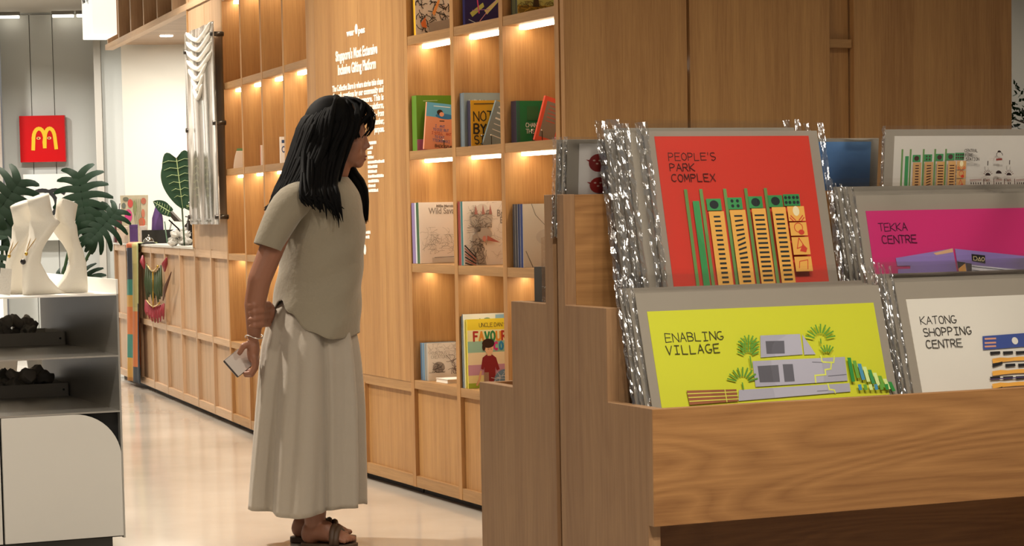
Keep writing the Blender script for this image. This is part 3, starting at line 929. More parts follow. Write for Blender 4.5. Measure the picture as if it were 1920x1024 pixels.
MB().box(-UW + .01, -.39, 0, .014, .127, .523).build('door', WHITE, ut, bevel=.001)
MB().box(-UW + .006, -.006, .03, .045, .12, .524).build('interior_shade_sheet', mat('interior_shade_black', '#0c0c0c', .6), ut)  # black sheet standing in for the shade inside, behind the doors
MB().box(-UW + .03, -.03, .05, UD - .05, 0, .12).build('plinth', mat('grey_plinth', '#4a4844', .5), ut)
def gravel_tray(label, x0, x1, y0, z, seed):
    t = thing('gravel_tray', label, 'tray', (UO[0] - math.sin(GRID) * y0, UO[1] + math.cos(GRID) * y0, z), GRID, 'trays of netted stones on the unit shelves')
    TM = mat('grey_tray', '#b0ada6', .5)
    h = .045; d = .30
    MB().box(x0, x1, 0, d, 0, .004).build('tray_floor', TM, t)
    for b in ((x0, x1, 0, .004), (x0, x1, d - .004, d), (x0, x0 + .004, 0, d), (x1 - .004, x1, 0, d)):
        MB().box(b[0], b[1], b[2], b[3], .004, h).build('tray_side', TM, t)
    MB().lathe([(.004, 0), (.004, .003)], n=10).build('rivet', mat('dark_rivet', '#222222', .4), t).matrix_local = Matrix.Translation((x1 - .018, -.001, h * .5)) @ Matrix.Rotation(PI / 2, 4, 'X')
    rnd = random.Random(seed)
    for k in range(46):
        mb = MB()
        r = rnd.uniform(.020, .036)
        mb.ellipsoid((0, 0, 0), (r, r * rnd.uniform(.6, 1), r * rnd.uniform(.5, .8)), 12, 9, Euler((rnd.uniform(0, 3), rnd.uniform(0, 3), rnd.uniform(0, 3))))
        mb.v = [(p[0] + .006 * math.sin(p[1] * 190 + k), p[1] + .006 * math.sin(p[2] * 170 + 2 * k), p[2] + .006 * math.sin(p[0] * 180 + 3 * k)) for p in mb.v]
        o = mb.build('netted_stone', mat('dark_net_%d' % (k % 3), ('#a09b94', '#85807a', '#b5b0a8')[k % 3], .8), t, True)
        xx = rnd.uniform(x0 + .04, x1 - .04)
        o.location = (xx, rnd.uniform(.04, d - .04), .03 + rnd.uniform(0, .05) * (1 - abs(xx - (x0 + x1) / 2) / (x1 - x0)) * 1.4)
    return t
gravel_tray('grey tray of dark netted stones on the upper shelf of the steel unit', -.60, -.014, .70, .7062, 3)
gravel_tray('grey tray of dark netted stones on the lower shelf of the steel unit', -.60, -.010, .69, .5292, 5)

# necklace busts
LINEN = mat('cream_linen', '#ddd7ca', .9, bump=.25, bscale=400)
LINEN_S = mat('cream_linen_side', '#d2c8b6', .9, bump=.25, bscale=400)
GOLD = mat('gold_chain', '#c9a24a', .3, metal=1)
def bust(label, x, y, z, rot, s, seed):
    t = thing('necklace_bust', label, 'necklace bust', (x, y, z), rot, 'cream necklace busts on the steel unit')
    hs = [0, .02, .05, .10, .14, .165, .190, .212, .228, .240, .252, .272, .296]
    fx = [.036, .036, .034, .030, .016, .002, -.012, -.022, -.028, -.022, -.010, -.002, .004]
    dp = [.152, .122, .088, .052, .042, .040, .040, .040, .044, .052, .060, .066, .066]
    wd = [.017, .018, .019, .021, .027, .034, .046, .060, .068, .060, .042, .034, .035]
    rows = []
    for hh, f, k, ww in zip(hs, fx, dp, wd):
        row = []
        n = 24
        for j in range(n):
            a = 2 * PI * j / n
            ca, sa = math.cos(a), math.sin(a)
            e = .45 if hh < .24 else .9
            px_ = (abs(ca) ** e) * (1 if ca >= 0 else -1)
            py_ = (abs(sa) ** e) * (1 if sa >= 0 else -1)
            xx = f - k / 2 + k / 2 * px_
            row.append((xx * s, ww * s * py_, (hh + (f - xx) * (.40 * max(0, (hh - .25)) / .046)) * s))
        rows.append(row)
    MB().rings(rows).build('shell', LINEN, t, True)
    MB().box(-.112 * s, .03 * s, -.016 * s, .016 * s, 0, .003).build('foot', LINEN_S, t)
    ch = []
    for j in range(17):
        q = -1 + j / 8
        u_ = 1 - abs(q)
        hh = .258 - .120 * u_
        def ip(arr):
            for m in range(len(hs) - 1):
                if hs[m] <= hh <= hs[m + 1]:
                    w_ = (hh - hs[m]) / (hs[m + 1] - hs[m]); return arr[m] * (1 - w_) + arr[m + 1] * w_
        xf_, w0 = ip(fx), ip(wd)
        yl = w0 * .75 * (1 - u_) ** .6 * (1 if q > 0 else -1)
        ch.append(((xf_ + .003 - .035 * (1 - u_) ** 2) * s, yl * s, hh * s))
    nk = MB(); nk.tube(ch, .0012, 5)
    n_ = thing('necklace', {1: 'fine gold necklace with a dark round pendant on the tallest bust', 2: 'fine gold necklace with a gold bead on the front left bust', 3: 'fine gold necklace on the rear bust'}[seed], 'necklace', t.location, rot, 'necklaces on the busts')
    nk.build('chain', GOLD, n_, True)
    MB().ellipsoid((.022 * s, 0, .130 * s), (.006, .006, .006), 10, 8).build('clasp_bead', GOLD, n_, True)
    if seed == 1:
        MB().ellipsoid((.035 * s, 0, .105 * s), (.009, .009, .009), 12, 8).build('pendant', mat('black_pendant', '#1a1416', .25), n_, True)
    return t
bust('tallest cream linen necklace bust standing in front of the others', -1.522, 7.235, .902, R(225), 1.0, 1)
bust('cream linen necklace bust at the left edge with a white tag', -1.602, 7.345, .902, R(225), .94, 2)
bust('cream linen necklace bust standing behind the tallest one', -1.405, 7.36, .902, R(42), .95, 3)
tg = tag(MB().box(-.018, .018, -.0008, .0008, 0, .085).build('price_tag', mat('speckled_tag', '#c9c4ba', .6, vary=.2, bscale=300)), 'white speckled price tag leaning on the left bust', 'tag')
tg.location = (-1.606, 7.195, .904); tg.rotation_euler = (R(-10), R(8), R(25))

# ------------------------------------------------------------------ lettering on the oak wall
wt = thing('wall_lettering', 'white lettering about a gifting platform on the oak wall above her head', 'lettering', (CX, CY, 0), ANG_B)
INKW = mat('glowing_white_vinyl', '#fbf6ea', .5, emit=.12)  # weak emission brightens the letters, which are no lamp
def wall_text(body, size, x0, x1, z, bold=.0012, name='text_line'):
    me = text_mesh(body, size, 'LEFT', bold)
    xs_ = [v.co.x for v in me.vertices]
    k = (x1 - x0) / (max(xs_) - min(xs_)); mn = min(xs_)
    for v in me.vertices:
        v.co.x = (v.co.x - mn) * k
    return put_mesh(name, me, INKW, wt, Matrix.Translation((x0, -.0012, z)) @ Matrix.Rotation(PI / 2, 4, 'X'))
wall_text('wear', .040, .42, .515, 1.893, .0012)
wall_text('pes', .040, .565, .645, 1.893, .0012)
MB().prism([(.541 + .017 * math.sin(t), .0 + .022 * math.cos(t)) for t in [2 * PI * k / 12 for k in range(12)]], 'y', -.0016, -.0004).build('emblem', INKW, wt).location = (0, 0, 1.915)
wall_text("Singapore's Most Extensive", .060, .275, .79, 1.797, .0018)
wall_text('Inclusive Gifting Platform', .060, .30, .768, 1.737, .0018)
para = ['The Collective Store is where stories take shape', 'through creations by our community and', 'across Singapore. This is', 'the gifting platform,', 'hands - from', 'member,', 'purpose.']
for i, s_ in enumerate(para):
    x0 = (.222, .222, .40, .56, .66, .72, .735)[i]
    wall_text(s_, .036, x0, .85, 1.668 - i * .0325, .0012)
rnd = random.Random(5)
def name_bar(x0, w, z):
    mb = MB(); x = x0
    while x < x0 + w - .004:
        l = min(rnd.uniform(.014, .03), x0 + w - x)
        mb.box(x, x + l - .003, -.0014, -.0004, z, z + rnd.choice((.011, .013, .013)))
        x += l
    mb.build('small_print_line', INKW, wt)
for i, w in enumerate((.11, .07, .05, .075, .20, .12, .11, .19, .13, .09, .12)):
    name_bar(.645, w, 1.425 - i * .0198)
for i, w in enumerate((.06, .065, .07)):
    name_bar(.48, w, 1.30 - i * .0198)
for i, w in enumerate((.06, .05)):
    name_bar(.60, w, 1.052 - i * .0198)
MB().ellipsoid((.585, -.001, .985), (.016, .0015, .022), 12, 8).build('emblem', INKW, wt)

# ------------------------------------------------------------------ acrylic art panel
def acrylic_mat():
    m = bpy.data.materials.new('printed_acrylic'); m.use_nodes = True
    nt = m.node_tree; N, L = nt.nodes, nt.links
    b = N['Principled BSDF']
    b.inputs['Roughness'].default_value = .12
    tc = N.new('ShaderNodeTexCoord')
    mp = N.new('ShaderNodeMapping'); mp.inputs['Scale'].default_value = (7, 1, 1.1)
    L.new(tc.outputs['Object'], mp.inputs['Vector'])
    nz = N.new('ShaderNodeTexNoise'); nz.inputs['Scale'].default_value = 1.6; nz.inputs['Detail'].default_value = 5; nz.inputs['Distortion'].default_value = 1.0
    L.new(mp.outputs[0], nz.inputs['Vector'])
    cr = N.new('ShaderNodeValToRGB')
    e = cr.color_ramp.elements
    e[0].position = .30; e[0].color = lin('#514d43')
    e[1].position = .68; e[1].color = lin('#ece8df')
    x = e.new(.42); x.color = lin('#8b857a')
    x = e.new(.50); x.color = lin('#9c9187')
    x = e.new(.56); x.color = lin('#b9b2a8')
    L.new(nz.outputs['Fac'], cr.inputs['Fac']); L.new(cr.outputs['Color'], b.inputs['Base Color'])
    b.inputs['Alpha'].default_value = .86
    return m
ac = thing('acrylic_panel', 'tall glossy acrylic panel printed with silvery satin folds beside the counter', 'wall art', CORNER, ANG_A)
AX0, AX1, AZ0, AZ1 = -2.93, -2.075, 1.09, 2.165
def satin(u, v):
    x = AX0 + (AX1 - AX0) * u; z = AZ0 + (AZ1 - AZ0) * v
    return (x, -.045 + .004 * math.sin(x * 21 + z * 2), z)
gb = grid2(satin, 20, 24)
o = gb.build('acrylic_sheet', acrylic_mat(), ac, True)
md = o.modifiers.new('thick', 'SOLIDIFY'); md.thickness = .006
SAT = mat('white_satin', '#eae7de', .35)
for k in range(7):
    z = AZ1 - .02 - k * .052
    w = .78 - (0 if k < 4 else .2 * (k - 3)) if k < 6 else .28
    cxm = (AX0 + AX1) / 2 - (.0 if k < 4 else .05)
    pts = [(cxm - w / 2 * .95 + w * .95 * i / 10, -.053 - .003 * math.sin(PI * i / 10), z - .05 * math.sin(PI * i / 10) + .02 * abs(i - 5) / 5) for i in range(11)]
    MB().tube(pts, [.004] + [.013] * 9 + [.004], 8).build('satin_fold', SAT, ac, True)
for x, z in ((-2.90, 2.06), (-2.10, 2.10), (-2.90, 1.62), (-2.10, 1.63), (-2.90, 1.13), (-2.10, 1.13)):
    b_ = MB().tube([(x, .006, z), (x, -.066, z)], .013, 10); b_.build('standoff', mat('dark_metal_standoff', '#4f4a45', .35, metal=.8), ac, True)

# ------------------------------------------------------------------ books
PAGE = mat('book_pages', '#ece6d8', .8)
def book(label, group, s, y0, z, t, w, h, spine, cover, draw=None, fr=ANG_B, lean=0.0, tip=0.0, yaw=0.0, rough=.4):
    """spine toward the aisle (local -y), front cover toward +s; lean tips it about the depth axis, tip rotates it in its own plane"""
    c, n = math.cos(fr), math.sin(fr)
    o = thing('book', label, 'book', (CX + c * s - n * y0, CY + n * s + c * y0, z), fr, group)
    o.rotation_euler = Euler((tip, lean, fr + yaw), 'XYZ')
    ck = .0016
    mb = MB()
    mb.box(0, ck, 0, w, 0, h, 0); mb.box(t - ck, t, 0, w, 0, h, 1); mb.box(ck, t - ck, 0, ck, 0, h, 0)
    mb.build('cover', [mat('spine_' + spine.lstrip('#'), spine, rough), mat('cover_' + cover.lstrip('#'), cover, rough)], o)
    MB().box(ck, t - ck, ck, w - .003, .003, h - .003).build('pages', PAGE, o)
    if draw:
        f = Flat(lambda a, b, l: (t + l, a, h - b), .00006, .0002)
        draw(f, w, h)
        f.build('cover_print', o)
    return o
def ftext(o, body, a, btop, size, col, t, h, squeeze=1.0, bold=.0006):
    me = text_mesh(body, size, 'LEFT', bold, squeeze, .0002)
    M = Matrix.Translation((t + .0012, a, h - btop - size * .7)) @ Matrix(((0, 0, 1, 0), (1, 0, 0, 0), (0, 1, 0, 0), (0, 0, 0, 1)))
    return put_mesh('cover_lettering', me, mat('ink_' + col.lstrip('#'), col, .5), o, M)
def scribble(f, c, a0, b0, a1, b1, n, w, seed):
    r = random.Random(seed)
    for _ in range(n):
        x, y = r.uniform(a0, a1), r.uniform(b0, b1)
        ang = r.uniform(0, 6.28); pts = [(x, y)]
        for k in range(4):
            ang += r.uniform(-.9, .9)
            pts.append((min(max(pts[-1][0] + math.cos(ang) * .009, .002), a1), min(max(pts[-1][1] + math.sin(ang) * .009, b0), b1)))
        f.line(c, pts, w)
FL = [z + TH + .0004 for z in Z_SH]          # tops of the shelves
r3, r2, r1, r0 = FL[0], FL[1], FL[2], FL[3]
GB = 'books in the lit oak bookcase'
GREY = '#8b837b'
# row 2 (colouring books)
def d_wild(f, w, h):
    scribble(f, '#b3ada6', .03, .10, w - .03, h - .05, 46, .0009, 1)
    scribble(f, '#97918a', .03, .13, .15, .205, 34, .0010, 2)
    f.poly('#cfc9c2', [(.05, h - .022), (w - .01, h - .018), (w - .01, h - .004), (.05, h - .004)])
    f.line('#1c1a1a', [(.06, h - .022), (.20, h - .026)], .002)
s0 = XB[0] + .024
for nm, sp, t, ds_ in (('lilac spined colouring book left of the Wild Savannah book', '#8f7ba6', .036, 0), ('thin white spined book between the lilac and green spines', '#cfd3da', .012, .0365)):
    book(nm, GB, s0 + ds_, .004, r2, t, .24, .242, sp, '#e6e0d6', lean=-R(1.5))
o = book('green spined Wild Savannah colouring book with animal drawings on a white cover', GB, s0 + .049, .004, r2, .03, .245, .243, '#41603f', '#f2ece6', d_wild, lean=-R(1.5))
ftext(o, 'Wild Savannah', .042, .022, .034, '#9b938c', .03, .243, .82); ftext(o, 'Millie Marotta', .075, .010, .014, GREY, .03, .243)
def d_bri(f, w, h):
    scribble(f, '#c2bab2', .01, .005, w - .02, h - .01, 90, .0011, 4)
    f.ell('#bdb5ac', .075, .065, .046, .042)
    f.ell('#d9d2ca', .078, .030, .024, .02)
    scribble(f, '#6a625c', .035, .035, .115, .10, 26, .0016, 6)
    for a in (.045, .075, .105):
        f.poly('#b07a72', [(a, .05), (a + .006, .012), (a + .014, .05)])
    neck = [(.075, h - .0), (.065, h - .04), (.048, h - .075), (.050, h - .105), (.07, h - .12)]
    f.line('#aaa29a', neck, .030)
    scribble(f, '#4a423e', .04, h - .10, .09, h - .005, 30, .0016, 7)
    f.ell('#b0a8a0', .085, h - .118, .030, .024)
    f.ell('#c98478', .083, h - .100, .008, .011)
    f.poly('#b2665a', [(.095, h - .112), (.150, h - .083), (.094, h - .093)])
    for k in range(11):
        t = R(75 + k * 11)
        f.line('#5b514b', [(.066, h - .128), (.066 + .055 * math.cos(t), h - .128 - .05 * math.sin(t))], .0011)
    for k in range(7):
        f.line(('#2e2c30', '#a77068')[k % 2], [(.002, h - .075 + k * .011), (.045, h - .03 + k * .006)], .005)
s1 = XB[1] + .024
book('red spined colouring book standing at the far side of the crane cubby', GB, s1, .003, r2, .026, .24, .243, '#8e3c34', '#d9d2c8', lean=-R(1))
o = book('teal spined colouring book with a crested crane on the cover', GB, s1 + .0265, .003, r2, .022, .245, .243, '#3f6f6d', '#ece5dd', d_bri, lean=-R(1))
ftext(o, 'Bri', .140, .033, .036, '#97908a', .022, .243, .8); ftext(o, 'Be', .152, .060, .036, '#97908a', .022, .243, .8)
def d_mouse(f, w, h):
    f.ell('#8f8d86', .155, .150, .055, .075); f.ell('#7d7b76', .150, .055, .03, .05); f.ell('#b9b5ac', .1, .12, .05, .03)
    f.line('#77756e', [(.035, 0), (.05, .04), (.09, .08), (.13, .115)], .0022)
    f.line('#6b6963', [(.01, .17), (.04, .235)], .0028)
s2 = XB[2] + .024
for i, cc in enumerate(('#3c3b3e', '#3c3b3e', '#26304f')):
    book(('far charcoal', 'near charcoal', 'navy')[i] + ' spined slim book left of the silvery grey cover', GB, s2 + .004 + .0225 * i, .022, r2, .022, .22, .229, cc, '#b9b4aa', lean=0, )
book('silvery grey cover book with a soft mouse-like shape and navy spine', GB, s2 + .0725, .022, r2, .022, .24, .229, '#2b3766', '#c6c2b7', d_mouse)
# row 1
def d_green(f, w, h):
    f.rect('#b0688e', 0, h - .045, w, h)
    f.line('#a8c48a', [(.03, .022), (.09, .020)], .003)
book('tall green and pink covered book behind the blue and peach one', GB, s0 + .001, .012, r1, .05, .15, .219, '#5f8a2c', '#5c8c25', d_green)
def d_die(f, w, h):
    f.rect('#62b5e0', 0, 0, w, .056)
    f.line('#e9f3f5', [(.03, .013), (.10, .012)], .0028)
    f.ell('#2f7fc0', .080, .050, .040, .011); f.ell('#241b1c', .058, .036, .013, .011); f.ell('#e8a98c', .066, .043, .010, .009)
    f.ell('#4f9ad6', .128, .073, .014, .014)
    f.line('#4a3a34', [(.060, .070), (.078, .069)], .004)
    for i, s_ in enumerate(('I WANT', 'TO DIE BUT', 'I STILL WANT', 'TO EAT', 'TTEOKBOKKI')):
        f.text(('#5266a8', '#5266a8', '#b03a3a', '#5266a8', '#5266a8')[i], s_, .055 - len(s_) * .0022, .086 + i * .0145, .0095, .0016, adv=.80)
    f.text('#2a2020', 'BAEK SEHEE', .045, .165, .0105, .0022, adv=.86)
book('small book with a blue and peach cover leaning in front of the green one', GB, XB[0] + .115, .020, r1 + .005, .012, .13, .187, '#e39a7c', '#e8a382', d_die, tip=R(-6), lean=-R(2))
for i in range(3):
    book(('dark slate', 'pale slate', 'middle slate')[i] + ' spined tall book behind the yellow Not By Sight book', GB, s1 + .002 + .0135 * i, .018, r1, .013, .15, .204, ('#5c6a75', '#7b8890', '#66737c')[i], '#8a9a9f', (lambda f, w, h: f.text('#eef2f2', 'HIGH', .022, .028, .022, .004)) if i == 2 else None)
def d_not(f, w, h):
    ink = '#26211a'
    f.text(ink, 'NOT', .012, .042, .036, .0045, adv=.78); f.text(ink, 'BY', .012, .090, .034, .007, adv=.84); f.text(ink, 'SIGHT', .013, .134, .030, .0045, adv=.80)
    f.line('#5a4a20', [(.014, .014), (.10, .012)], .004)
    for k in range(4):
        f.line('#8a6d24', [(.058, .098 + k * .008), (.072, .097 + k * .008)], .0018)
book('yellow Not By Sight book with a dark purple spine', GB, s1 + .046, .030, r1, .032, .13, .174, '#3b3448', '#d3a32a', d_not)
def d_lean(f, w, h):
    for k in range(6):
        f.line('#dfe6e8', [(.02, .02 + k * .022), (.02 + .05, .02 + k * .022)], .006 if k < 3 else .003)
book('slanted grey-blue book leaning across the yellow one on a wire rest', GB, s1 + .10, .062, r1 + .008, .012, .085, .175, '#73858c', '#7f9299', d_lean, tip=R(-20), lean=-R(1))
def d_chg(f, w, h):
    f.text('#e8ece0', 'CHANGE', .036, .080, .0145, .0024, adv=.78); f.text('#e8ece0', 'THE WORLD', .036, .102, .0145, .0024, adv=.78)
    f.rect('#2f6a3f', .040, .02, .085, .07)
    f.rect('#2a5f52', 0, 0, .012, h)
book('green Change The book with a dark purple spine', GB, s2 + .006, .022, r1, .05, .14, .150, '#2c2030', '#127545', d_chg)
def d_red(f, w, h):
    f.rect('#8d8378', .012, .016, w - .012, h - .018)
    for k in range(5):
        f.line('#c9584a', [(.025, .03 + k * .014), (.06, .03 + k * .014)], .003)
book('slanted orange-red book with a grey panel on a wire rest', GB, s2 + .105, .062, r1 + .008, .014, .085, .165, '#e0573f', '#e05a44', d_red, tip=R(-17), lean=-R(1))
WIRE = mat('wire_rest_metal', '#3a352f', .35, metal=.7)
for nm, s_, ya in (('wire book rest under the blue and peach book', XB[0] + .135, .10), ('wire book rest under the slanted grey book', s1 + .117, .055), ('wire book rest under the slanted red book', s2 + .122, .05)):
    wr = thing('book_rest', nm, 'book rest', on_b(s_, ya, r1), ANG_B, 'small wire book rests')
    for dy in (0, .038):
        MB().tube([(-.03, dy, .002), (.008, dy, .002), (.008, dy, .035), (.004, dy, .04)], .0016, 6).build('prong', WIRE, wr)
        MB().ellipsoid((.004, dy, .041), (.003, .003, .003), 8, 6).build('tip', mat('bright_tip', '#f1ece0', .2, metal=.5), wr, True)
    MB().box(-.032, -.028, 0, .038, .001, .003).build('cross_wire', WIRE, wr)
# row 3
def d_cur(f, w, h):
    scribble(f, '#b3aba2', .005, .003, w - .005, .05, 30, .001, 11)
    f.text('#a59d95', 'CURIOUS', .016, .034, .012, .0012, adv=.80); f.text('#a59d95', 'CREATURES', .013, .050, .012, .0012, adv=.80)
    f.ell('#a39a92', .045, .098, .026, .022); scribble(f, '#4c4541', .02, .078, .07, .118, 20, .0014, 12)
    scribble(f, '#5f4a46', .10, .05, .14, .125, 22, .0016, 13)
for i, cc in enumerate(('#54738f', '#5f86a3', '#8a8880')):
    book(('dark blue', 'light blue', 'grey')[i] + ' spined small book left of the Curious Creatures book', GB, s0 + .006 + .023 * i, .026, r3, .022, .145, .150, cc, '#d8d2c6', lean=-R(1))
book('small Curious Creatures colouring book with a white cover', GB, s0 + .075, .026, r3, .010, .15, .151, '#a49a8b', '#f0ebe2', d_cur, lean=-R(1))
fb = thing('book', 'small white book lying flat in front of the Curious Creatures book', 'book', on_b(s0 + .13, .04, r3), ANG_B, GB)
MB().box(0, .12, 0, .16, 0, .0012).add([(0, 0, .014), (.12, 0, .014), (.12, .16, .014), (0, .16, .014), (0, 0, .0155), (.12, 0, .0155), (.12, .16, .0155), (0, .16, .0155)],
    [(0, 1, 2, 3), (4, 5, 6, 7), (0, 1, 5, 4), (1, 2, 6, 5), (2, 3, 7, 6), (3, 0, 4, 7)]).build('cover', mat('cover_white', '#e6e0d5', .5), fb)
MB().box(.002, .118, .002, .156, .0012, .014).build('pages', PAGE, fb)
def d_fav(f, w, h):
    f.rect('#efd93a', 0, 0, w, .042); f.rect('#f2ecb8', 0, .042, w, .085); f.rect('#9fcdb8', 0, .085, w, .128); f.rect('#f5e6c2', 0, .128, w, .175)
    f.rect('#cf9db8', 0, .175, w, .215); f.rect('#efe3a4', 0, .215, w, .245); f.rect('#a5bd3f', 0, .245, w, h)
    f.text('#4a3f2a', "UNCLE DAN'S", .050, .016, .015, .0018, adv=.76)
    x = .026
    for ch, c in zip('FAVOURITE', ('#b3342c', '#e59a3a', '#2f8a52', '#2f8a52', '#e59a3a', '#b3342c', '#2a7ab0', '#e59a3a', '#b3342c')):
        f.text(c, ch, x, .050, .033, .0075, asp=.5); x += .0235
    for ch, c, x in (('C', '#d2358a', .110), ('O', '#2a8ac0', .132)):
        f.text(c, ch, x, .092, .027, .0075, asp=.5)
    f.line('#e2b48e', [(.052, .200), (.044, .232), (.034, .252)], .008)
    f.poly('#8e2630', [(.052, .19), (.060, .148), (.075, .138), (.100, .138), (.116, .150), (.130, .195), (.118, .200), (.112, .185), (.112, .245), (.066, .245), (.066, .185), (.062, .195)])
    f.ell('#efc49c', .088, .112, .018, .026); f.ell('#35211a', .085, .094, .026, .018); f.ell('#35211a', .066, .108, .007, .014)
    f.rect('#efc49c', .080, .130, .096, .142)
    f.line('#5a2a20', [(.082, .116), (.088, .117)], .0014); f.line('#5a2a20', [(.094, .116), (.099, .117)], .0014)
    f.rect('#a08474', .064, .205, .084, .243); f.ell('#6f93b5', .155, .24, .050, .045)
    scribble(f, '#dfe8f0', .12, .205, .19, .245, 14, .0015, 14)
for i, (cc, hh, cv) in enumerate((('#1f1f22', .275, '#cdd9dc'), ('#3b4a50', .283, '#e3e6e2'))):
    book(('tall black', 'tall slate')[i] + ' spined picture book behind the yellow Favourite picture book', GB, s1 + .001 + .012 * i, .006, r3, .011, .22, hh, cc, cv, (lambda f, w, h: (f.ell('#2b2b30', .07, .03, .006, .012), f.ell('#5e8c86', .1, .035, .022, .02), f.rect('#8fb7d6', .135, .005, .18, .04))) if i else None, lean=-R(1))
book('pale yellow spined picture book just behind the boy cover', GB, s1 + .026, .008, r3, .008, .21, .262, '#d5cf9a', '#e8dc78', None, lean=-R(1))
book("yellow Uncle Dan's Favourite picture book with a boy in a red shirt", GB, s1 + .037, .012, r3, .012, .215, .264, '#cfc24a', '#ecd84a', d_fav, lean=-R(1))
# row 0
def d_abs(f, w, h):
    scribble(f, '#2a2624', .01, .02, w - .01, h - .01, 80, .003, 21)
    f.poly('#d9763a', [(.02, h - .05), (.04, h - .075), (.045, h - .03), (.025, h - .035)])
    f.poly('#e39b52', [(.07, h - .09), (.10, h - .15), (.105, h - .14), (.08, h - .08)])
    f.poly('#cf8a5c', [(.13, h - .05), (.15, h - .08), (.15, h - .04)])
    f.poly('#9b948c', [(.05, h - .05), (.15, h - .07), (.15, h - .01), (.06, h - .005)])
book('yellow spined book with an abstract black and orange cover on the highest shelf', GB, s0 + .012, .024, r0, .022, .20, .25, '#e9b92c', '#d9d2c8', d_abs, lean=-R(2))
def d_navy(f, w, h):
    f.poly('#b8c46a', [(.02, h - .05), (.075, h - .09), (.08, h - .075), (.03, h - .035)])
    f.poly('#c9cf8a', [(.08, h - .06), (.14, h - .11), (.145, h - .10), (.09, h - .045)])
    f.line('#d0508a', [(.05, h - .12), (.058, h - .05)], .005); f.line('#a878b8', [(.03, h - .06), (.1, h - .065)], .0025); f.line('#e0a8c0', [(.06, h - .02), (.13, h - .10)], .0025)
    f.line('#e3e6f0', [(.075, h - .02), (.13, h - .03)], .003); f.line('#b9c8d8', [(.015, h - .025), (.05, h - .01)], .003)
book('navy blue book with colourful shards on the highest shelf', GB, s1 + .010, .034, r0, .022, .19, .25, '#23265a', '#20205c', d_navy, lean=-R(1))
def d_tree(f, w, h):
    f.rect('#7a6425', 0, h - .035, w, h)
    scribble(f, '#b99a3a', .005, h - .035, w - .01, h - .005, 40, .002, 31)
    scribble(f, '#5a4a2a', .005, h - .05, w - .01, h - .03, 26, .0015, 32)
    f.poly('#2b2415', [(.06, h - .03), (.068, h - .1), (.076, h - .1), (.086, h - .03)])
for i in range(2):
    book(('darker', 'lighter')[i] + ' green spined book left of the tree cover on the highest shelf', GB, s2 + .006 + .017 * i, .030, r0, .016, .19, .25, ('#31301f', '#454a2c')[i], '#8d8a50', None)
book('green-gold book with a bare tree trunk on the highest shelf', GB, s2 + .041, .030, r0, .02, .19, .25, '#33331f', '#aaae68', d_tree)

# few items in the far bookcase
lf = thing('leaflet', 'white curled leaflet with a green top in the far bookcase', 'leaflet', on_a(-1.955, .012, r1), ANG_A)
rows = [[(.02 * math.sin(j / 8 * 1.2), .075 * i, .105 * j / 8) for i in (0, 1)] for j in range(9)]
lfb = MB()
for j in range(8):
    y0 = .0 + .022 * (j / 8) ** 1.6; y1 = .022 * ((j + 1) / 8) ** 1.6
    lfb.add([(0, y0, .105 * j / 8), (0, y0 + .055, .105 * j / 8), (0, y1 + .055, .105 * (j + 1) / 8), (0, y1, .105 * (j + 1) / 8)], [(0, 1, 2, 3)], 1 if j == 7 else 0)
lo = lfb.build('paper', [mat('leaflet_paper', '#ebe6dc', .7), mat('leaflet_green', '#6d9a6a', .7)], lf); lo.modifiers.new('t', 'SOLIDIFY').thickness = .002
book('thin red and white booklet in the far bookcase', 'items in the far bookcase', -1.262, .010, r1, .008, .02, .10, '#d8463a', '#efe7dc', None, fr=ANG_A)
book('white booklet with a blue mark in the far bookcase', 'items in the far bookcase', -.80, .006, r1, .012, .035, .125, '#efe9df', '#eee8dd', lambda f, w, h: (f.ell('#35507a', .017, .06, .010, .016), f.ell('#eee8dd', .017, .06, .006, .010), f.rect('#35507a', .008, .015, .026, .03)), fr=ANG_A)

# ------------------------------------------------------------------ things on and around the counter
CTZ = .9585
def flat_rect(name, parent, m, pts):
    return MB().add(pts, [tuple(range(len(pts)))]).build(name, m, parent)
bg = thing('paper_bag', 'floral patterned gift bag standing on the far end of the counter', 'gift bag', (-2.575, 15.66, CTZ), R(6))
mb = MB(); mb.rings([[(-.085, -.04, 0), (.075, -.04, 0), (.075, .04, 0), (-.085, .04, 0)], [(-.098, -.035, .325), (.088, -.035, .325), (.088, .035, .325), (-.098, .035, .325)]])
mb.build('bag_body', mat('floral_bag_paper', '#a99d83', .7, vary=.25, bscale=28), bg)
f = Flat(lambda a, b, l: (a, -.0405 + .0045 * b / .325 - .0008 - l, b), .0001, .0004)
for (a, b, ra, rb, c) in ((-.045, .185, .026, .045, '#b3366c'), (.045, .14, .024, .032, '#b8573c'), (-.03, .27, .018, .03, '#b0453c'), (.06, .285, .018, .022, '#a05a44'), (-.075, .255, .014, .02, '#5d6258'),
                          (-.07, .06, .02, .02, '#b56a72'), (.0, .24, .012, .05, '#7a7f52'), (.055, .2, .012, .03, '#b06a50'), (-.06, .3, .02, .014, '#5f5f4f'), (.0, .08, .016, .02, '#5c5a48')):
    f.ell(c, a, b, ra, rb, 12)
for k in range(5):
    f.line('#6f7a55', [(-.01 + k * .012, .30), (-.004 + k * .011, .2), (.002 + k * .012, .12)], .003)
tag(f.build('flower_print', bg), kind='stuff')
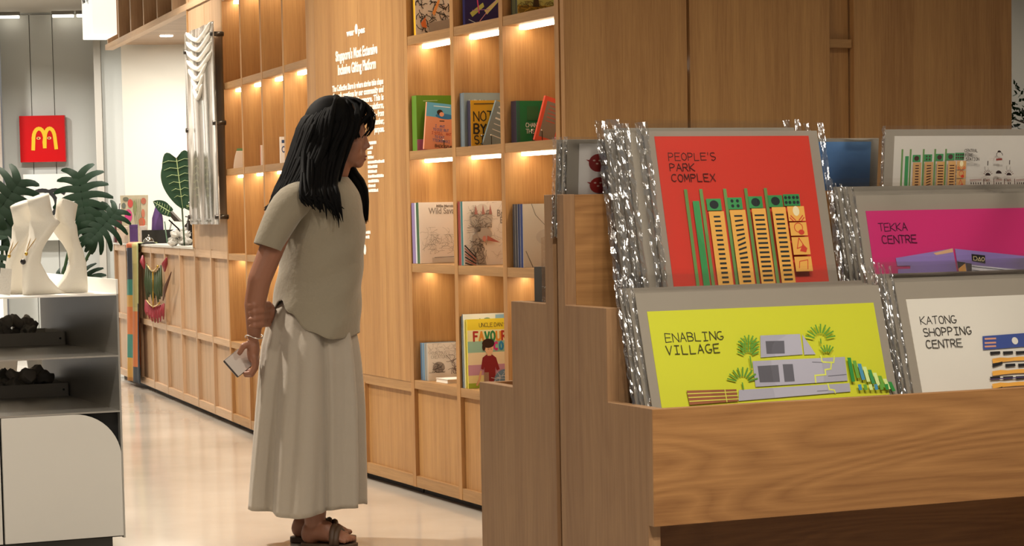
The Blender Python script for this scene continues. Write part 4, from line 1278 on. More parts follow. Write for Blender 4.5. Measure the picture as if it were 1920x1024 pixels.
for (nm, lab, x, y, w, d, h, c) in (('small_box', 'small floral box in front of the gift bag', -2.64, 15.50, .075, .05, .115, '#cbb9a6'), ('small_box', 'small purple box in front of the gift bag', -2.555, 15.45, .055, .05, .125, '#4b3466'),
                                  ('small_box', 'small white box beside the purple box on the counter', -2.485, 15.43, .045, .05, .115, '#b9b4aa')):
    t = thing(nm, lab, 'box', (x, y, CTZ), R(8), 'small boxes by the gift bag')
    MB().box(-w / 2, w / 2, -d / 2, d / 2, 0, h * .8).build('box_body', mat('box_' + c[1:], c, .5, vary=.12, bscale=40), t, bevel=.002)
    MB().box(-w / 2 - .001, w / 2 + .001, -d / 2 - .001, d / 2 + .001, h * .8, h).build('box_lid', mat('boxlid_' + c[1:], c, .45), t, bevel=.002)
rb = thing('shopping_bag', 'dark red paper bag behind the floral gift bag', 'bag', (-2.715, 15.93, CTZ), R(20))
mb = MB(); mb.rings([[(-.06, -.03, 0), (.05, -.03, 0), (.05, .03, 0), (-.06, .03, 0)], [(-.045, -.012, .23), (.052, -.012, .23), (.052, .012, .23), (-.045, .012, .23)]]); mb.build('bag_body', mat('dark_red_paper', '#4d0f1a', .5), rb)
MB().tube([(-.02, -.014, .22), (-.015, -.016, .27), (.02, -.016, .27), (.025, -.014, .22)], .003, 6).build('handle', mat('dark_red_cord', '#3a0a12', .6), rb)
bx = thing('black_tray_box', 'low black open box on the counter behind the bell', 'box', (-2.29, 15.12, CTZ), R(0))
BLK = mat('matte_black', '#17130f', .5)
for b in ((-.15, .15, -.05, -.044), (-.15, .15, .044, .05), (-.15, -.144, -.044, .044), (.144, .15, -.044, .044)):
    MB().box(b[0], b[1], b[2], b[3], 0, .088).build('box_side', BLK, bx)
MB().box(-.15, .15, -.05, .05, 0, .004).build('box_floor', BLK, bx)
pf = thing('purple_folder', 'tall purple tapered card standing in the black box', 'card', (-2.325, 15.12, CTZ + .006), R(0))
MB().prism([(-.06, .0), (.025, 0), (.02, .16), (.005, .255), (-.018, .26), (-.05, .16)], 'y', -.01, .01).build('folded_card', mat('purple_card', '#5d3f78', .6), pf)
ts = thing('tablet_stand', 'dark angled tablet on a thin stand above the black box', 'tablet', (-2.19, 15.12, CTZ + .088), R(0))
MB().prism([(-.115, .168), (-.105, .178), (-.005, .070), (.012, .052), (-.03, .055)], 'y', -.07, .05).build('tablet', mat('tablet_dark', '#3b332c', .4), ts, bevel=.002)
MB().tube([(-.075, 0, .065), (-.008, 0, 0)], .005, 8).build('stand_arm', BLK, ts)
for dy in (-.02, .02):
    MB().tube([(-.07, dy, .0), (-.055, dy, .055)], .002, 6).build('stand_wire', BLK, ts)
bell = thing('service_bell', 'small chrome service bell on the counter', 'bell', (-2.355, 14.82, CTZ), 0)
CHROME = mat('chrome', '#d9d7d0', .12, metal=1)
MB().lathe([(.045, 0), (.045, .008), (.03, .010)], n=20).build('bell_base', BLK, bell, True)
MB().lathe([(.036, .012), (.035, .02), (.030, .030), (.020, .040), (.006, .045)], n=20).build('bell_dome', CHROME, bell, True)
MB().lathe([(.004, .045), (.004, .055), (.006, .058), (.003, .062)], n=10).build('bell_button', CHROME, bell, True)
for k, (x, y, z, a, lab) in enumerate(((-2.44, 15.10, .0, .2, 'yellowish paper slip on the counter left of the bell'), (-2.22, 14.55, 0, .5, 'white paper slip on the counter beside the plastic bags'))):
    tag(MB().box(-.06, .06, -.05, .05, 0, .0015).build('paper_slip', mat('slip_%d' % k, ('#cfc79c', '#d8d6d0')[k], .7)), lab, 'paper', 'paper slips on the counter').location = (x, y, CTZ)
pl = thing('plastic_bag', 'crumpled clear plastic bag at the right end of the counter', 'plastic bag', (-1.99, 13.75, CTZ), 0)
rnd = random.Random(9)
for k in range(9):
    mb = MB(); r = rnd.uniform(.02, .034)
    mb.ellipsoid((0, 0, 0), (r, r, r * .8), 10, 7)
    mb.v = [(p[0] + rnd.uniform(-.009, .009), p[1] + rnd.uniform(-.009, .009), p[2] + rnd.uniform(-.007, .007)) for p in mb.v]
    o = mb.build('crumple', mat('milky_plastic', '#dedcd6', .2), pl); o.location = (rnd.uniform(-.055, .045), rnd.uniform(-.02, .04), .026 + .05 * rnd.random() * (k % 2))
bt = thing('small_jar', 'small clear jar with a white lid among the plastic bags', 'jar', (-1.985, 13.83, CTZ), 0)
MB().lathe([(.018, 0), (.02, .01), (.02, .085), (.016, .09)], n=16).build('jar_body', mat('frosted_plastic', '#c9c7c0', .25), bt, True)
MB().lathe([(.021, .09), (.021, .108), (.018, .11)], n=16).build('jar_lid', mat('white_cap', '#f0efea', .4), bt, True)
b2 = thing('dark_bottle', 'dark pump bottle beside the counter jamb', 'bottle', (-1.975, 13.98, CTZ), 0)
MB().lathe([(.022, 0), (.024, .01), (.024, .12), (.010, .135), (.010, .15)], n=16).build('bottle_body', mat('dark_glass', '#2c2622', .3), b2, True)
MB().tube([(0, 0, .15), (0, 0, .172), (-.018, 0, .175)], .004, 8).build('pump', BLK, b2, True)

# patchwork scarf hanging over the counter
sc = thing('patchwork_scarf', 'long patchwork silk scarf in orange, olive and navy hanging over the counter', 'scarf', CORNER, ANG_A)
SCC = ['#8d2f25', '#d2662a', '#2b3040', '#2f8a78', '#a9b27c', '#b5a566', '#d08a2a', '#c96a20', '#26303a', '#d9a03a', '#a89a5c', '#e0761f']
left = [(0, .06, 0), (.06, .14, 1), (.14, .36, 2), (.36, .44, 3), (.44, .53, 9), (.53, .70, 11), (.70, .85, 3), (.85, .97, 9), (.97, 1, 6)]
right = [(0, .12, 10), (.12, .25, 5), (.25, .52, 10), (.52, .55, 5), (.55, .90, 7), (.90, 1, 8)]
mb = MB()
nu, nv = 12, 40
def spt(i, j):
    u, v = i / nu, j / nv
    L = v * 1.06
    wv = .012 * math.sin(u * 15 + v * 3) + .006 * math.sin(u * 31 + 1)
    if L < .12:
        return (-5.50 + .52 * u, .10 - L, .965 + .002 * abs(math.sin(u * 9)))
    return (-5.50 + .50 * u - .06 * v * (1 if u < .5 else .1), -.02 - .012 + wv * .8, .965 - (L - .12) + .012 * u)
vs = [spt(i, j) for j in range(nv + 1) for i in range(nu + 1)]
for j in range(nv):
    for i in range(nu):
        v = (j + .5) / nv
        tbl = left if i < nu * .42 else right
        ci = [c for a, b, c in tbl if a <= v <= b][0]
        if i == nu - 1: ci = 8 if v > .5 else 4
        o_ = len(mb.v)
        mb.add([vs[j * (nu + 1) + i], vs[j * (nu + 1) + i + 1], vs[(j + 1) * (nu + 1) + i + 1], vs[(j + 1) * (nu + 1) + i]], [(0, 1, 2, 3)], ci)
o = mb.build('scarf_cloth', [mat('scarf_%d' % i, c, .6) for i, c in enumerate(SCC)], sc, True, merge=True)
o.modifiers.new('t', 'SOLIDIFY').thickness = .004

# beaded hanging on the counter front
hg = thing('beaded_hanging', 'green and red beaded fringe hanging on the counter front beside the scarf', 'wall hanging', CORNER, ANG_A)
GREEN = mat('dark_green_ribbon', '#3a4a2c', .5); REDB = mat('red_beads', '#94303a', .5)
for k in range(9):
    x = -4.72 + k * .07
    top = .835 - .05 * math.sin(PI * k / 8)
    MB().tube([(x, -.018, top), (x + .01, -.026, top - .12), (x + .005, -.02, .60 + .02 * (k % 3))], [.005, .014, .005], 6).build('ribbon_strip', GREEN, hg, True)
for k in range(13):
    x = -4.78 + k * .058
    b0 = .60 - .03 * math.sin(PI * k / 12)
    MB().tube([(x, -.02, b0), (x + .01 * math.sin(k), -.024, b0 - .07), (x + .06 * (6 - k) / 12, -.02, .50 - .035 * math.sin(PI * k / 12) + .03 * (k % 2))], [.006, .008, .004], 6).build('bead_strand', REDB, hg, True)
for x, dx in ((-4.80, -.05), (-4.02, .09)):
    MB().tube([(x, -.02, .80), (x + dx * .5, -.026, .845), (x + dx, -.02, .885)], [.006, .02, .004], 6).build('red_tip', REDB, hg, True)
MB().tube([(-4.62 + .42 * i / 10, -.03, .83 - .035 * math.sin(PI * i / 10)) for i in range(11)], .006, 6).build('gold_wire', GOLD, hg, True)
MB().tube([(-4.40, -.03, .80), (-4.42, -.032, .56)], .004, 6).build('gold_wire', GOLD, hg, True)
MB().tube([(-4.68 + .5 * i / 10, -.03, .60 - .03 * math.sin(PI * i / 10)) for i in range(11)], .005, 6).build('gold_wire', GOLD, hg, True)
MB().tube([(-3.78, -.02, .80), (-3.95, -.03, .70), (-4.05, -.03, .62)], [.003, .012, .004], 6).build('brush_feather', mat('brown_feather', '#5a3a2c', .6), hg, True)

# ------------------------------------------------------------------ signs on the far wall
rs = thing('wall_sign', 'square red sign with a yellow double arch and two eyes on the grey wall', 'sign', (-4.055, 18.93, 1.60), 0)
MB().box(0, .378, 0, .05, 0, .385).build('sign_board', mat('red_enamel', '#b3080d', .25), rs, bevel=.004)
f = Flat(lambda a, b, l: (a, -.0015 - l, .385 - b), .0004, .0004)
YEL = '#d6a81e'
def legs(c0, c1, top):
    pts = []
    for k in range(13):
        t = PI * k / 12
        pts.append(((c0 + c1) / 2 - (c1 - c0) / 2 * math.cos(t), .275 - (.275 - top) * math.sin(t) ** .62))
    return pts
f.line(YEL, [(.110, .278), (.114, .22)] + [(.163 - .049 * math.cos(t), .22 - .112 * math.sin(t) ** .8) for t in [PI * k / 12 for k in range(1, 12)]] + [(.205, .22), (.207, .262)], .030)
f.line(YEL, [(.207, .262), (.209, .22)] + [(.252 - .043 * math.cos(t), .22 - .112 * math.sin(t) ** .8) for t in [PI * k / 12 for k in range(1, 12)]] + [(.297, .22), (.302, .272)], .030)
for cx_ in (.158, .247):
    f.ell('#d79a5c', cx_, .187, .018, .012); f.ell('#5a1a12', cx_ - .002, .187, .007, .007)
f.build('arch_emblem', rs, .35)
po = thing('wall_poster', 'white board with black interlocked arcs leaning below the red sign', 'poster', (-4.03, 18.9, .95), 0)
MB().box(0, .42, 0, .03, 0, .55).build('board', mat('poster_board', '#cfcbc2', .6), po)
f = Flat(lambda a, b, l: (a, -.0015 - l, b), .0004, .0004)
def arcp(cx_, cy_, r, a0, a1):
    return [(cx_ + r * math.cos(R(a0 + (a1 - a0) * k / 20)), cy_ + r * math.sin(R(a0 + (a1 - a0) * k / 20))) for k in range(21)]
f.line('#12110f', arcp(.155, .30, .115, -128, 128), .032)
f.line('#12110f', arcp(.265, .30, .115, 52, 308), .032)
f.build('interlocked_arcs', po)

# ------------------------------------------------------------------ plants
LEAF = mat('monstera_green', '#142b19', .55, spec=.2, vary=.25, bscale=6)
LEAF2 = mat('anthurium_green', '#1b3a22', .5, spec=.3, vary=.2, bscale=9)
VEIN = mat('leaf_vein', '#9fb07c', .5)
STEM = mat('stem_green', '#2c4a2a', .5)
POT = mat('grey_pot', '#77736b', .6)
def monstera_leaf(name, parent, c, size, face, spin, m=LEAF, seed=0):
    """split leaf: arching fingers either side of the midrib; face = direction the blade looks, spin turns the tip"""
    r = random.Random(seed)
    mb = MB()
    n = 8
    for sgn in (-1, 1):
        for k in range(n):
            t = k / (n - 1)
            base = Vector((0, .32 - .62 * t, .0))
            ang = R(62 - 118 * t)
            ln = .46 * (math.sin(PI * (.22 + .62 * t)) ** .8) * (1 - .12 * r.random())
            w0 = .088
            prev = None; rows = []
            for i in range(7):
                u = i / 6
                d = Vector((sgn * math.cos(ang - .35 * u), math.sin(ang - .35 * u), 0))
                p = base + d * ln * u + Vector((0, 0, -.10 * u * u + .02 * math.sin(u * 3)))
                wv = w0 * (1.45 - .62 * u) * (1 if u < .9 else .5)
                nrm = Vector((-d.y, d.x, 0))
                rows.append([p - nrm * wv * .5, p + Vector((0, 0, .006)), p + nrm * wv * .5])
            mb.rings(rows, closed=False, cap=False)
    mb.rings([[Vector((-.02, .36, 0)), Vector((.02, .36, 0))], [Vector((-.10, .12, -.01)), Vector((.10, .12, -.01))], [Vector((-.08, -.2, -.01)), Vector((.08, -.2, -.01))], [Vector((-.01, -.46, -.05)), Vector((.01, -.46, -.05))]], closed=False, cap=False)
    o = mb.build(name, m, parent, True)
    q = Vector((0, 0, 1)).rotation_difference(Vector(face).normalized())
    o.matrix_local = Matrix.Translation(c) @ q.to_matrix().to_4x4() @ Matrix.Rotation(spin, 4, 'Z') @ Matrix.Scale(size, 4)
    return o
mp_ = thing('monstera_plant', 'monstera plant with split leaves standing at the end of the counter', 'plant', (-3.02, 14.9, 0), 0, 'monstera plants by the far wall')
MB().lathe([(.12, 0), (.15, .02), (.18, .30), (.17, .32), (.15, .32), (.14, .28)], n=24).build('pot', POT, mp_, True)
MB().lathe([(.145, .27), (.145, .29)], n=20).build('soil', mat('soil', '#2b211a', .9), mp_)
def stem(parent, a, b, bow=.06, r=.010):
    a, b = Vector(a), Vector(b); m = (a + b) / 2 + Vector((bow, 0, .03))
    pts = [(a * (1 - t) ** 2 + m * 2 * t * (1 - t) + b * t * t) for t in [i / 8 for i in range(9)]]
    MB().tube(pts, r, 8).build('stem', STEM, parent, True)
for c, sz, face, spin, sd_ in (((.215, .06, 1.25), .46, (.05, -1, .25), R(12), 1), ((.345, .03, 1.075), .38, (.25, -1, .35), R(-28), 2), ((.14, .18, .72), .4, (-.5, -1, .5), R(60), 3)):
    monstera_leaf('leaf', mp_, c, sz, face, spin, seed=sd_)
    stem(mp_, (.0, 0, .28), Vector(c) + Vector((0, .02, -.02)), -.06)
mp2 = thing('monstera_plant', 'monstera plant with split leaves at the left edge behind the busts', 'plant', (-3.30, 14.3, 0), 0, 'monstera plants by the far wall')
MB().lathe([(.12, 0), (.15, .02), (.18, .30), (.17, .32), (.15, .32), (.14, .28)], n=24).build('pot', POT, mp2, True)
for c, sz, face, spin, sd_ in (((.10, .06, 1.22), .50, (.3, -1, .2), R(-20), 4), ((.02, .0, 1.06), .46, (.4, -1, .4), R(-60), 5), ((.02, -.1, .9), .42, (.1, -1, .4), R(30), 6), ((-.18, .1, 1.35), .5, (.1, -1, .3), R(50), 7)):
    monstera_leaf('leaf', mp2, c, sz, face, spin, seed=sd_)
    stem(mp2, (.0, 0, .28), Vector(c) + Vector((0, .02, -.02)), .05)
an = thing('anthurium_plant', 'potted plant with one large heart leaf with pale veins behind the counter', 'plant', (-2.06, 14.5, 0), 0)
MB().lathe([(.12, 0), (.15, .02), (.18, .45), (.17, .48), (.15, .48), (.14, .44)], n=24).build('pot', POT, an, True)
def heart(name, parent, c, w, h, face, spin, fold=.10):
    out = []
    for k in range(25):
        t = k / 24
        # half outline from notch to tip
        x = .5 * w * (math.sin(PI * min(1, t * 1.02)) ** .62) * (1 - .28 * t)
        y = h * (.40 + .14 * math.sin(PI * min(t * 4, 1)) - 1.0 * t ** 1.15) if t > 0 else h * .34
        out.append((x, y))
    mb = MB()
    for sgn in (-1, 1):
        rows = []
        for k, (x, y) in enumerate(out):
            ym = h * (.34 - .94 * (k / 24) ** 1.1)
            rows.append([(sgn * x * u, ym * (1 - u) + y * u, fold * w * u * (1 - .6 * u)) for u in (0, .25, .5, .75, 1)])
        mb.rings(rows, closed=False, cap=False)
    o = mb.build(name, LEAF2, parent, True, merge=True)
    q = Vector((0, 0, 1)).rotation_difference(Vector(face).normalized())
    M = Matrix.Translation(c) @ q.to_matrix().to_4x4() @ Matrix.Rotation(spin, 4, 'Z')
    o.matrix_local = M
    vb = MB()
    vb.tube([(0, h * .34, .003), (0, -h * .2, .004), (0, -h * .58, .003)], [.0035, .003, .001], 6)
    for k in range(6):
        ym = h * (.28 - .13 * k)
        for sgn in (-1, 1):
            x = .40 * w * (1 - .11 * k)
            vb.tube([(0, ym, .005), (sgn * x * .5, ym + h * .03, fold * w * .36 + .004), (sgn * x * .95, ym - h * .0, fold * w * .40 + .004)], [.0022, .0018, .001], 5)
    v = vb.build('veins', VEIN, o)
    return o
heart('leaf', an, (.185, -1.55, 1.36), .235, .315, (-.05, -1, .12), R(4))
heart('leaf', an, (-.215, .5, 1.19), .10, .27, (-.75, -.6, .2), R(-158))
heart('leaf', an, (.18, -1.15, 1.19), .05, .16, (.2, -1, .5), R(70))
stem(an, (0, 0, .44), (.185, -1.53, 1.46), .0, .005)
stem(an, (0, 0, .44), (-.215, .5, 1.1), -.05, .005)
tr = thing('potted_tree', 'small leafy potted tree at the right edge behind the oak panels', 'tree', (2.36, 9.3, 0), 0)
MB().lathe([(.16, 0), (.2, .02), (.22, .4), (.2, .42), (.18, .38)], n=24).build('pot', POT, tr, True)
MB().tube([(0, 0, .35), (.01, 0, .8), (0, .01, 1.3), (.01, 0, 1.7)], [.025, .022, .018, .01], 8).build('trunk', mat('tree_bark', '#4a3b2c', .8), tr, True)
rnd = random.Random(12)
TL = mat('tree_leaf', '#22391b', .75, spec=.1, vary=.3, bscale=8)
lm = MB()
for cl in range(60):
    th, zz = rnd.uniform(0, 6.28), rnd.uniform(-1, 1)
    rr = .30 * (1 - .55 * max(zz, 0)) * math.sqrt(rnd.uniform(.25, 1))
    c = Vector((rr * math.cos(th), rr * math.sin(th), 1.50 + .32 * zz))
    if cl % 3 == 0:
        MB().tube([(0, 0, c.z - .12), tuple(c)], [.006, .003], 5).build('branch', mat('tree_bark', '#4a3b2c', .8), tr)
    for k in range(34):
        p = c + Vector((rnd.gauss(0, .035), rnd.gauss(0, .035), rnd.gauss(0, .04)))
        d = Vector((rnd.uniform(-1, 1), rnd.uniform(-1, 1), rnd.uniform(-.6, 1))).normalized()
        a = d.orthogonal().normalized() * .009
        lm.add([p, p + d * .012 + a, p + d * .028, p + d * .012 - a], [(0, 1, 2, 3)])
tag(lm.build('leaves', TL, tr), kind='stuff')

# ------------------------------------------------------------------ the person (profile, hands behind the back)
PK = 7.772 / 4250.0
def wp(px, py, y=0.0):
    """profile drawing units to metres: x forward (to the right), z up"""
    return Vector(((px - 600) * PK + .024 * (1022 - py) * PK, y, (1022 - py) * PK))
person = thing('person', 'long-haired woman in oatmeal t-shirt and cream skirt with hands behind her back', 'person', (-0.674, 7.772, 0), 0)
SKIN = mat('skin', '#906049', .5, vary=.05, bscale=20)
b = MB()
def cap(p, q, r0, r1, n=14):
    p, q = Vector(p), Vector(q)
    pts = [p + (q - p) * t for t in (0, .33, .66, 1)]
    b.tube(pts, [r0 + (r1 - r0) * t for t in (0, .33, .66, 1)], n)
    b.ellipsoid(p, (r0, r0, r0), n, 8); b.ellipsoid(q, (r1, r1, r1), n, 8)
def ell(px, py, y, rx, ry, rz, tilt=0.0):
    p = wp(px, py, y)
    b.ellipsoid(p, (rx, ry, rz), 20, 12, Euler((0, tilt, 0)))
# head, tilted forward
ell(633, 236, 0, .090, .072, .094, R(12))
ell(655, 262, 0, .052, .058, .072, R(8))
ell(656, 286, 0, .048, .050, .046, R(20))
ell(671, 303, 0, .020, .028, .020)                       # chin
ell(676, 244, 0, .016, .045, .030)                       # brow
for s_ in (-1, 1):
    ell(665, 272, s_ * .034, .026, .020, .030)           # cheeks
    ell(628, 266, s_ * .072, .022, .010, .030)           # ears
    ell(671, 260, s_ * .026, .014, .016, .009)           # eyelids
cap(wp(681, 252), wp(686, 270), .010, .0115)             # nose bridge
ell(688, 273, 0, .0115, .012, .0095)
for s_ in (-1, 1):
    ell(683, 277, s_ * .010, .009, .008, .007)
ell(680, 285, 0, .010, .018, .010)
ell(681.5, 291.5, 0, .0095, .020, .0065); ell(680, 298, 0, .010, .019, .007)
ell(676, 304, 0, .010, .018, .008)
cap(wp(632, 300), wp(612, 352), .052, .058)              # neck
# torso core under the clothes
for px, py, rx, ry, rz in ((610, 400, .085, .13, .12), (604, 480, .075, .115, .14), (594, 580, .075, .115, .14), (588, 680, .085, .115, .11)):
    ell(px, py, 0, rx, ry, rz)
cap(wp(592, 360, -.10), wp(560, 378, -.150), .050, .044)
cap(wp(592, 360, .10), wp(560, 378, .150), .050, .044)
# right arm: shoulder, elbow, wrist
SH, EL, WR = wp(553, 376, -.172), wp(499, 515, -.205), wp(485, 618, -.150)
cap(SH, EL, .045, .040); cap(EL, wp(489, 560, -.185), .040, .036); cap(wp(489, 560, -.185), WR, .036, .0235)
# left arm behind the back
LE, LW = wp(545, 520, .205), wp(520, 584, -.02)
cap(wp(556, 380, .170), LE, .044, .040); cap(LE, LW, .040, .027)
b.ellipsoid(wp(510, 580, -.075), (.020, .045, .038), 14, 10)
for k in range(4):
    py = 560 + k * 12.5
    cap(wp(510, py + 2, -.11), wp(503, py, -.196), .0105, .0100, 10)
    cap(wp(503, py, -.196), wp(490, py + 1.5, -.222), .0100, .0092, 10)
    cap(wp(490, py + 1.5, -.222), wp(481 + (k % 2) * 2, py + 3, -.213), .0092, .0080, 10)
# right hand holding the phone
b.ellipsoid(wp(483, 646, -.135), (.022, .036, .046), 16, 10, Euler((0, R(6), 0)))
for k in range(4):
    y = -.165 + k * .021
    j = (0, 4, 3, -2)[k]
    cap(wp(486, 660, y), wp(487, 676 + j, y), .0105, .0100, 10)
    cap(wp(487, 676 + j, y), wp(480, 688 + j, y), .0100, .0092, 10)
    cap(wp(480, 688 + j, y), wp(469, 688 + j, y), .0092, .0080, 10)
cap(wp(478, 634, -.155), wp(467, 637, -.172), .0125, .0110, 10); cap(wp(467, 637, -.172), wp(460, 650, -.172), .0110, .0090, 10)
# legs and feet
cap(wp(592, 720, -.075), wp(596, 860, -.080), .060, .050); cap(wp(596, 860, -.085), wp(594, 985, -.085), .054, .034)
cap(wp(588, 720, .075), wp(578, 860, .08), .060, .050); cap(wp(578, 860, .08), wp(568, 982, .075), .054, .034)
def foot(heel, toe, y0, y1):
    hx, tx = (heel - 600) * PK, (toe - 600) * PK
    def P(t, z): return Vector((hx + (tx - hx) * t, y0 + (y1 - y0) * t, z))
    b.ellipsoid(P(.14, .050), (.036, .032, .036), 16, 10)
    cap(P(.16, .062), P(.42, .062), .036, .036); cap(P(.42, .060), P(.74, .042), .036, .024)
    b.ellipsoid(P(.70, .040), (.045, .042, .020), 16, 10)
    d = Vector((tx - hx, y1 - y0, 0)).normalized(); nrm = Vector((-d.y, d.x, 0))
    for k in range(5):
        o_ = (k - 2) * .016
        big = (k == 4 if y0 < 0 else k == 0)
        cap(P(.82, .036) + nrm * o_, P(.95 - .02 * abs(k - 3), .033) + nrm * o_ * 1.05, .0095 + .003 * big, .0085 + .003 * big, 8)
foot(575, 668, -.075, -.125)
foot(546, 660, .075, .055)
body = b.build('body', SKIN, person, True)
md = body.modifiers.new('remesh', 'REMESH'); md.mode = 'VOXEL'; md.voxel_size = .0042; md.use_smooth_shade = True
md = body.modifiers.new('smooth', 'SMOOTH'); md.iterations = 3; md.factor = .5
# mouth, lashes
LIP = mat('lips', '#7a3a34', .45)
lp = MB(); lp.ellipsoid(wp(682.6, 291.8), (.0098, .017, .0055), 14, 8); lp.ellipsoid(wp(681.4, 297.6), (.0098, .016, .006), 14, 8)
lp.build('lips', LIP, person, True)
EY = MB()
for s_ in (-1, 1):
    EY.tube([wp(668, 257, s_ * .044), wp(675, 258, s_ * .036), wp(679, 257.5, s_ * .026), wp(681, 255.5, s_ * .020)], [.0015, .0025, .003, .0015], 6)
EY.build('eyelashes', mat('lash_black', '#0a0706', .6), person)
# hair: locks falling from the crown
HAIR = mat('black_hair', '#050404', .7, spec=.12)
hr = MB(); rnd = random.Random(3)
def lock(ps, r, n=6, k=13):
    ps = [Vector(p) for p in ps]
    pts = []
    m = len(ps)
    for i in range(k):
        t = i / (k - 1) * (m - 1); j = min(int(t), m - 2); u = t - j
        p0, p1, p2, p3 = ps[max(j - 1, 0)], ps[j], ps[j + 1], ps[min(j + 2, m - 1)]
        pts.append(.5 * ((2 * p1) + (p2 - p0) * u + (2 * p0 - 5 * p1 + 4 * p2 - p3) * u * u + (3 * p1 - p0 - 3 * p2 + p3) * u ** 3))
    rr = [r * (.55 + .45 * math.sin(PI * min(1, .15 + i / (k - 1) * .8))) * (1 if i < k - 3 else (.8, .5, .12)[i - k + 3]) for i in range(k)]
    hr.tube(pts, rr, n)
def jit(v, a):
    return v + Vector((rnd.uniform(-a, a), rnd.uniform(-a, a), rnd.uniform(-a, a)))
cr = wp(630, 234)
hr.ellipsoid(wp(621, 232), (.096, .084, .100), 24, 16, Euler((0, R(10), 0)))
for side in (-1, 1):
    # curtain over the side of the head to the chest
    NL = 70
    for i in range(NL):
        t = i / (NL - 1)
        y1 = side * (.074 + .014 * rnd.random())
        top = wp(650 - 40 * t, 183 + 3 * t, side * .010)
        mid = wp(666 - 76 * t, 230 + 6 * t, y1 * (1 - .15 * (1 - t)))
        chk = wp(648 - 74 * t, 280 + 4 * t, y1 * 1.12)
        if side < 0:
            nk = wp(634 - 58 * t, 334, -(.118 + .03 * t + .02 * rnd.random()))
            sh = wp(640 - 62 * t + rnd.uniform(-5, 5), 366 + rnd.uniform(-4, 4), -(.178 + .040 * t + .006 * rnd.random()))
            en = wp(652 - 62 * t + rnd.uniform(-10, 6), 424 - 36 * t - rnd.uniform(0, 30) ** 1.05, -(.184 + .040 * t + .004 * rnd.random()))
            lock([top, jit(mid, .003), jit(chk, .003), jit(nk, .004), sh, en], .0075 + .003 * rnd.random(), 6, 16)
        else:
            nk = wp(666 - 84 * t, 342, .075); en = wp(688 - 66 * t + rnd.uniform(-5, 4), 418 - 30 * t + rnd.uniform(-14, 4), .085)
            if t < .4:
                chk = wp(654 - 60 * t, 300, .07); nk = wp(682 - 34 * t, 352, .085)
            lock([top, jit(mid, .003), jit(chk, .003), jit(nk, .005), en], .010 + .003 * rnd.random(), 6, 14)
    # fringe sweeping over the forehead
    for i in range(16):
        t = i / 15
        lock([wp(648, 183, side * .01), wp(674 + 7 * t, 190 + 3 * t, side * (.022 + .03 * t)), wp(691 + 5 * t - 18 * (t > .6), 211 + 4 * t, side * (.036 + .022 * t)),
              jit(wp(696 + 3 * t - 26 * (t > .5), 234 + 8 * t, side * (.044 + .022 * t)), .002), jit(wp(690 - 22 * t, 254 + 8 * t, side * (.050 + .024 * t)), .002)], .0042 + .004 * (t > .5))
    for i in range(22):
        t = i / 21
        lock([wp(646, 182, side * .01), wp(673 - 4 * t, 199, side * .046), wp(675 - 9 * t, 226, side * .068), wp(663 - 16 * t, 262, side * .080), wp(650 - 18 * t, 300, side * .087), wp(642 - 20 * t, 340, side * .112)], .0072)
# the long fall down the back
NB = 150
for i in range(NB):
    th = R(-82 + 164 * i / (NB - 1))
    sx, sy = math.cos(th), math.sin(th)
    top = wp(632, 180 + 2 * rnd.random(), .02 * sy)
    a = wp(634 - 60 * sx, 222, .090 * sy)
    c = wp(628 - 74 * sx, 266, .100 * sy)
    d = wp(606 - 70 * sx, 318, .122 * sy)
    e = wp(568 - 56 * sx + rnd.uniform(-3, 8), 372 + rnd.uniform(-5, 5), (.150 if sy > 0 else .125) * sy)
    g = wp(548 - 52 * sx + rnd.uniform(-3, 26), 408 + rnd.uniform(-26, 6), (.155 if sy > 0 else .120) * sy)
    lock([top, jit(a, .003), jit(c, .004), jit(d, .005), e, g], .0095 + .004 * rnd.random(), 6, 15)
for i in range(22):
    p0 = wp(672 + rnd.uniform(-6, 6), 190, rnd.uniform(-.05, .05)); q = wp(694 + rnd.uniform(-4, 7), rnd.uniform(203, 225), rnd.uniform(-.05, .05))
    lock([wp(650, 180, 0), p0, q, q + Vector((rnd.uniform(-.008, .006), 0, -.035)), q + Vector((rnd.uniform(-.02, -.005), 0, -.06))], .0018, 5, 10)
hr.build('hair', HAIR, person, True)

# clothes
def cloth(name, col, bump, sc_):
    return mat(name, col, .92, spec=.15, bump=bump, bscale=sc_, sheen=.25)
TEE = cloth('oatmeal_knit', '#8f8674', .5, 60)
SKIRT = cloth('cream_linen_cloth', '#a89e90', .4, 45)
ST = [(330, 606, 652, .052), (338, 592, 658, .088), (348, 574, 664, .130), (362, 558, 671, .160), (385, 548, 678, .172), (420, 538, 683, .170), (470, 529, 682, .160), (520, 521, 678, .150), (560, 513, 675, .155), (600, 504, 672, .165), (632, 499, 670, .170)]
def interp(py):
    for a_, b_ in zip(ST[:-1], ST[1:]):
        if a_[0] <= py <= b_[0]:
            u = (py - a_[0]) / (b_[0] - a_[0]); return [a_[i] * (1 - u) + b_[i] * u for i in range(4)]
    return list(ST[-1])
def hem(th):
    """drawing height of the curved hem round the body, 0 = front"""
    a_ = abs((math.degrees(th) + 180) % 360 - 180)
    key = [(0, 620), (30, 627), (60, 628), (90, 612), (118, 578), (138, 555), (150, 558), (165, 580), (180, 596)]
    for (x0, y0), (x1, y1) in zip(key[:-1], key[1:]):
        if x0 <= a_ <= x1:
            u = (a_ - x0) / (x1 - x0); u = u * u * (3 - 2 * u)
            return y0 * (1 - u) + y1 * u
NT, NV = 72, 44
rows = []
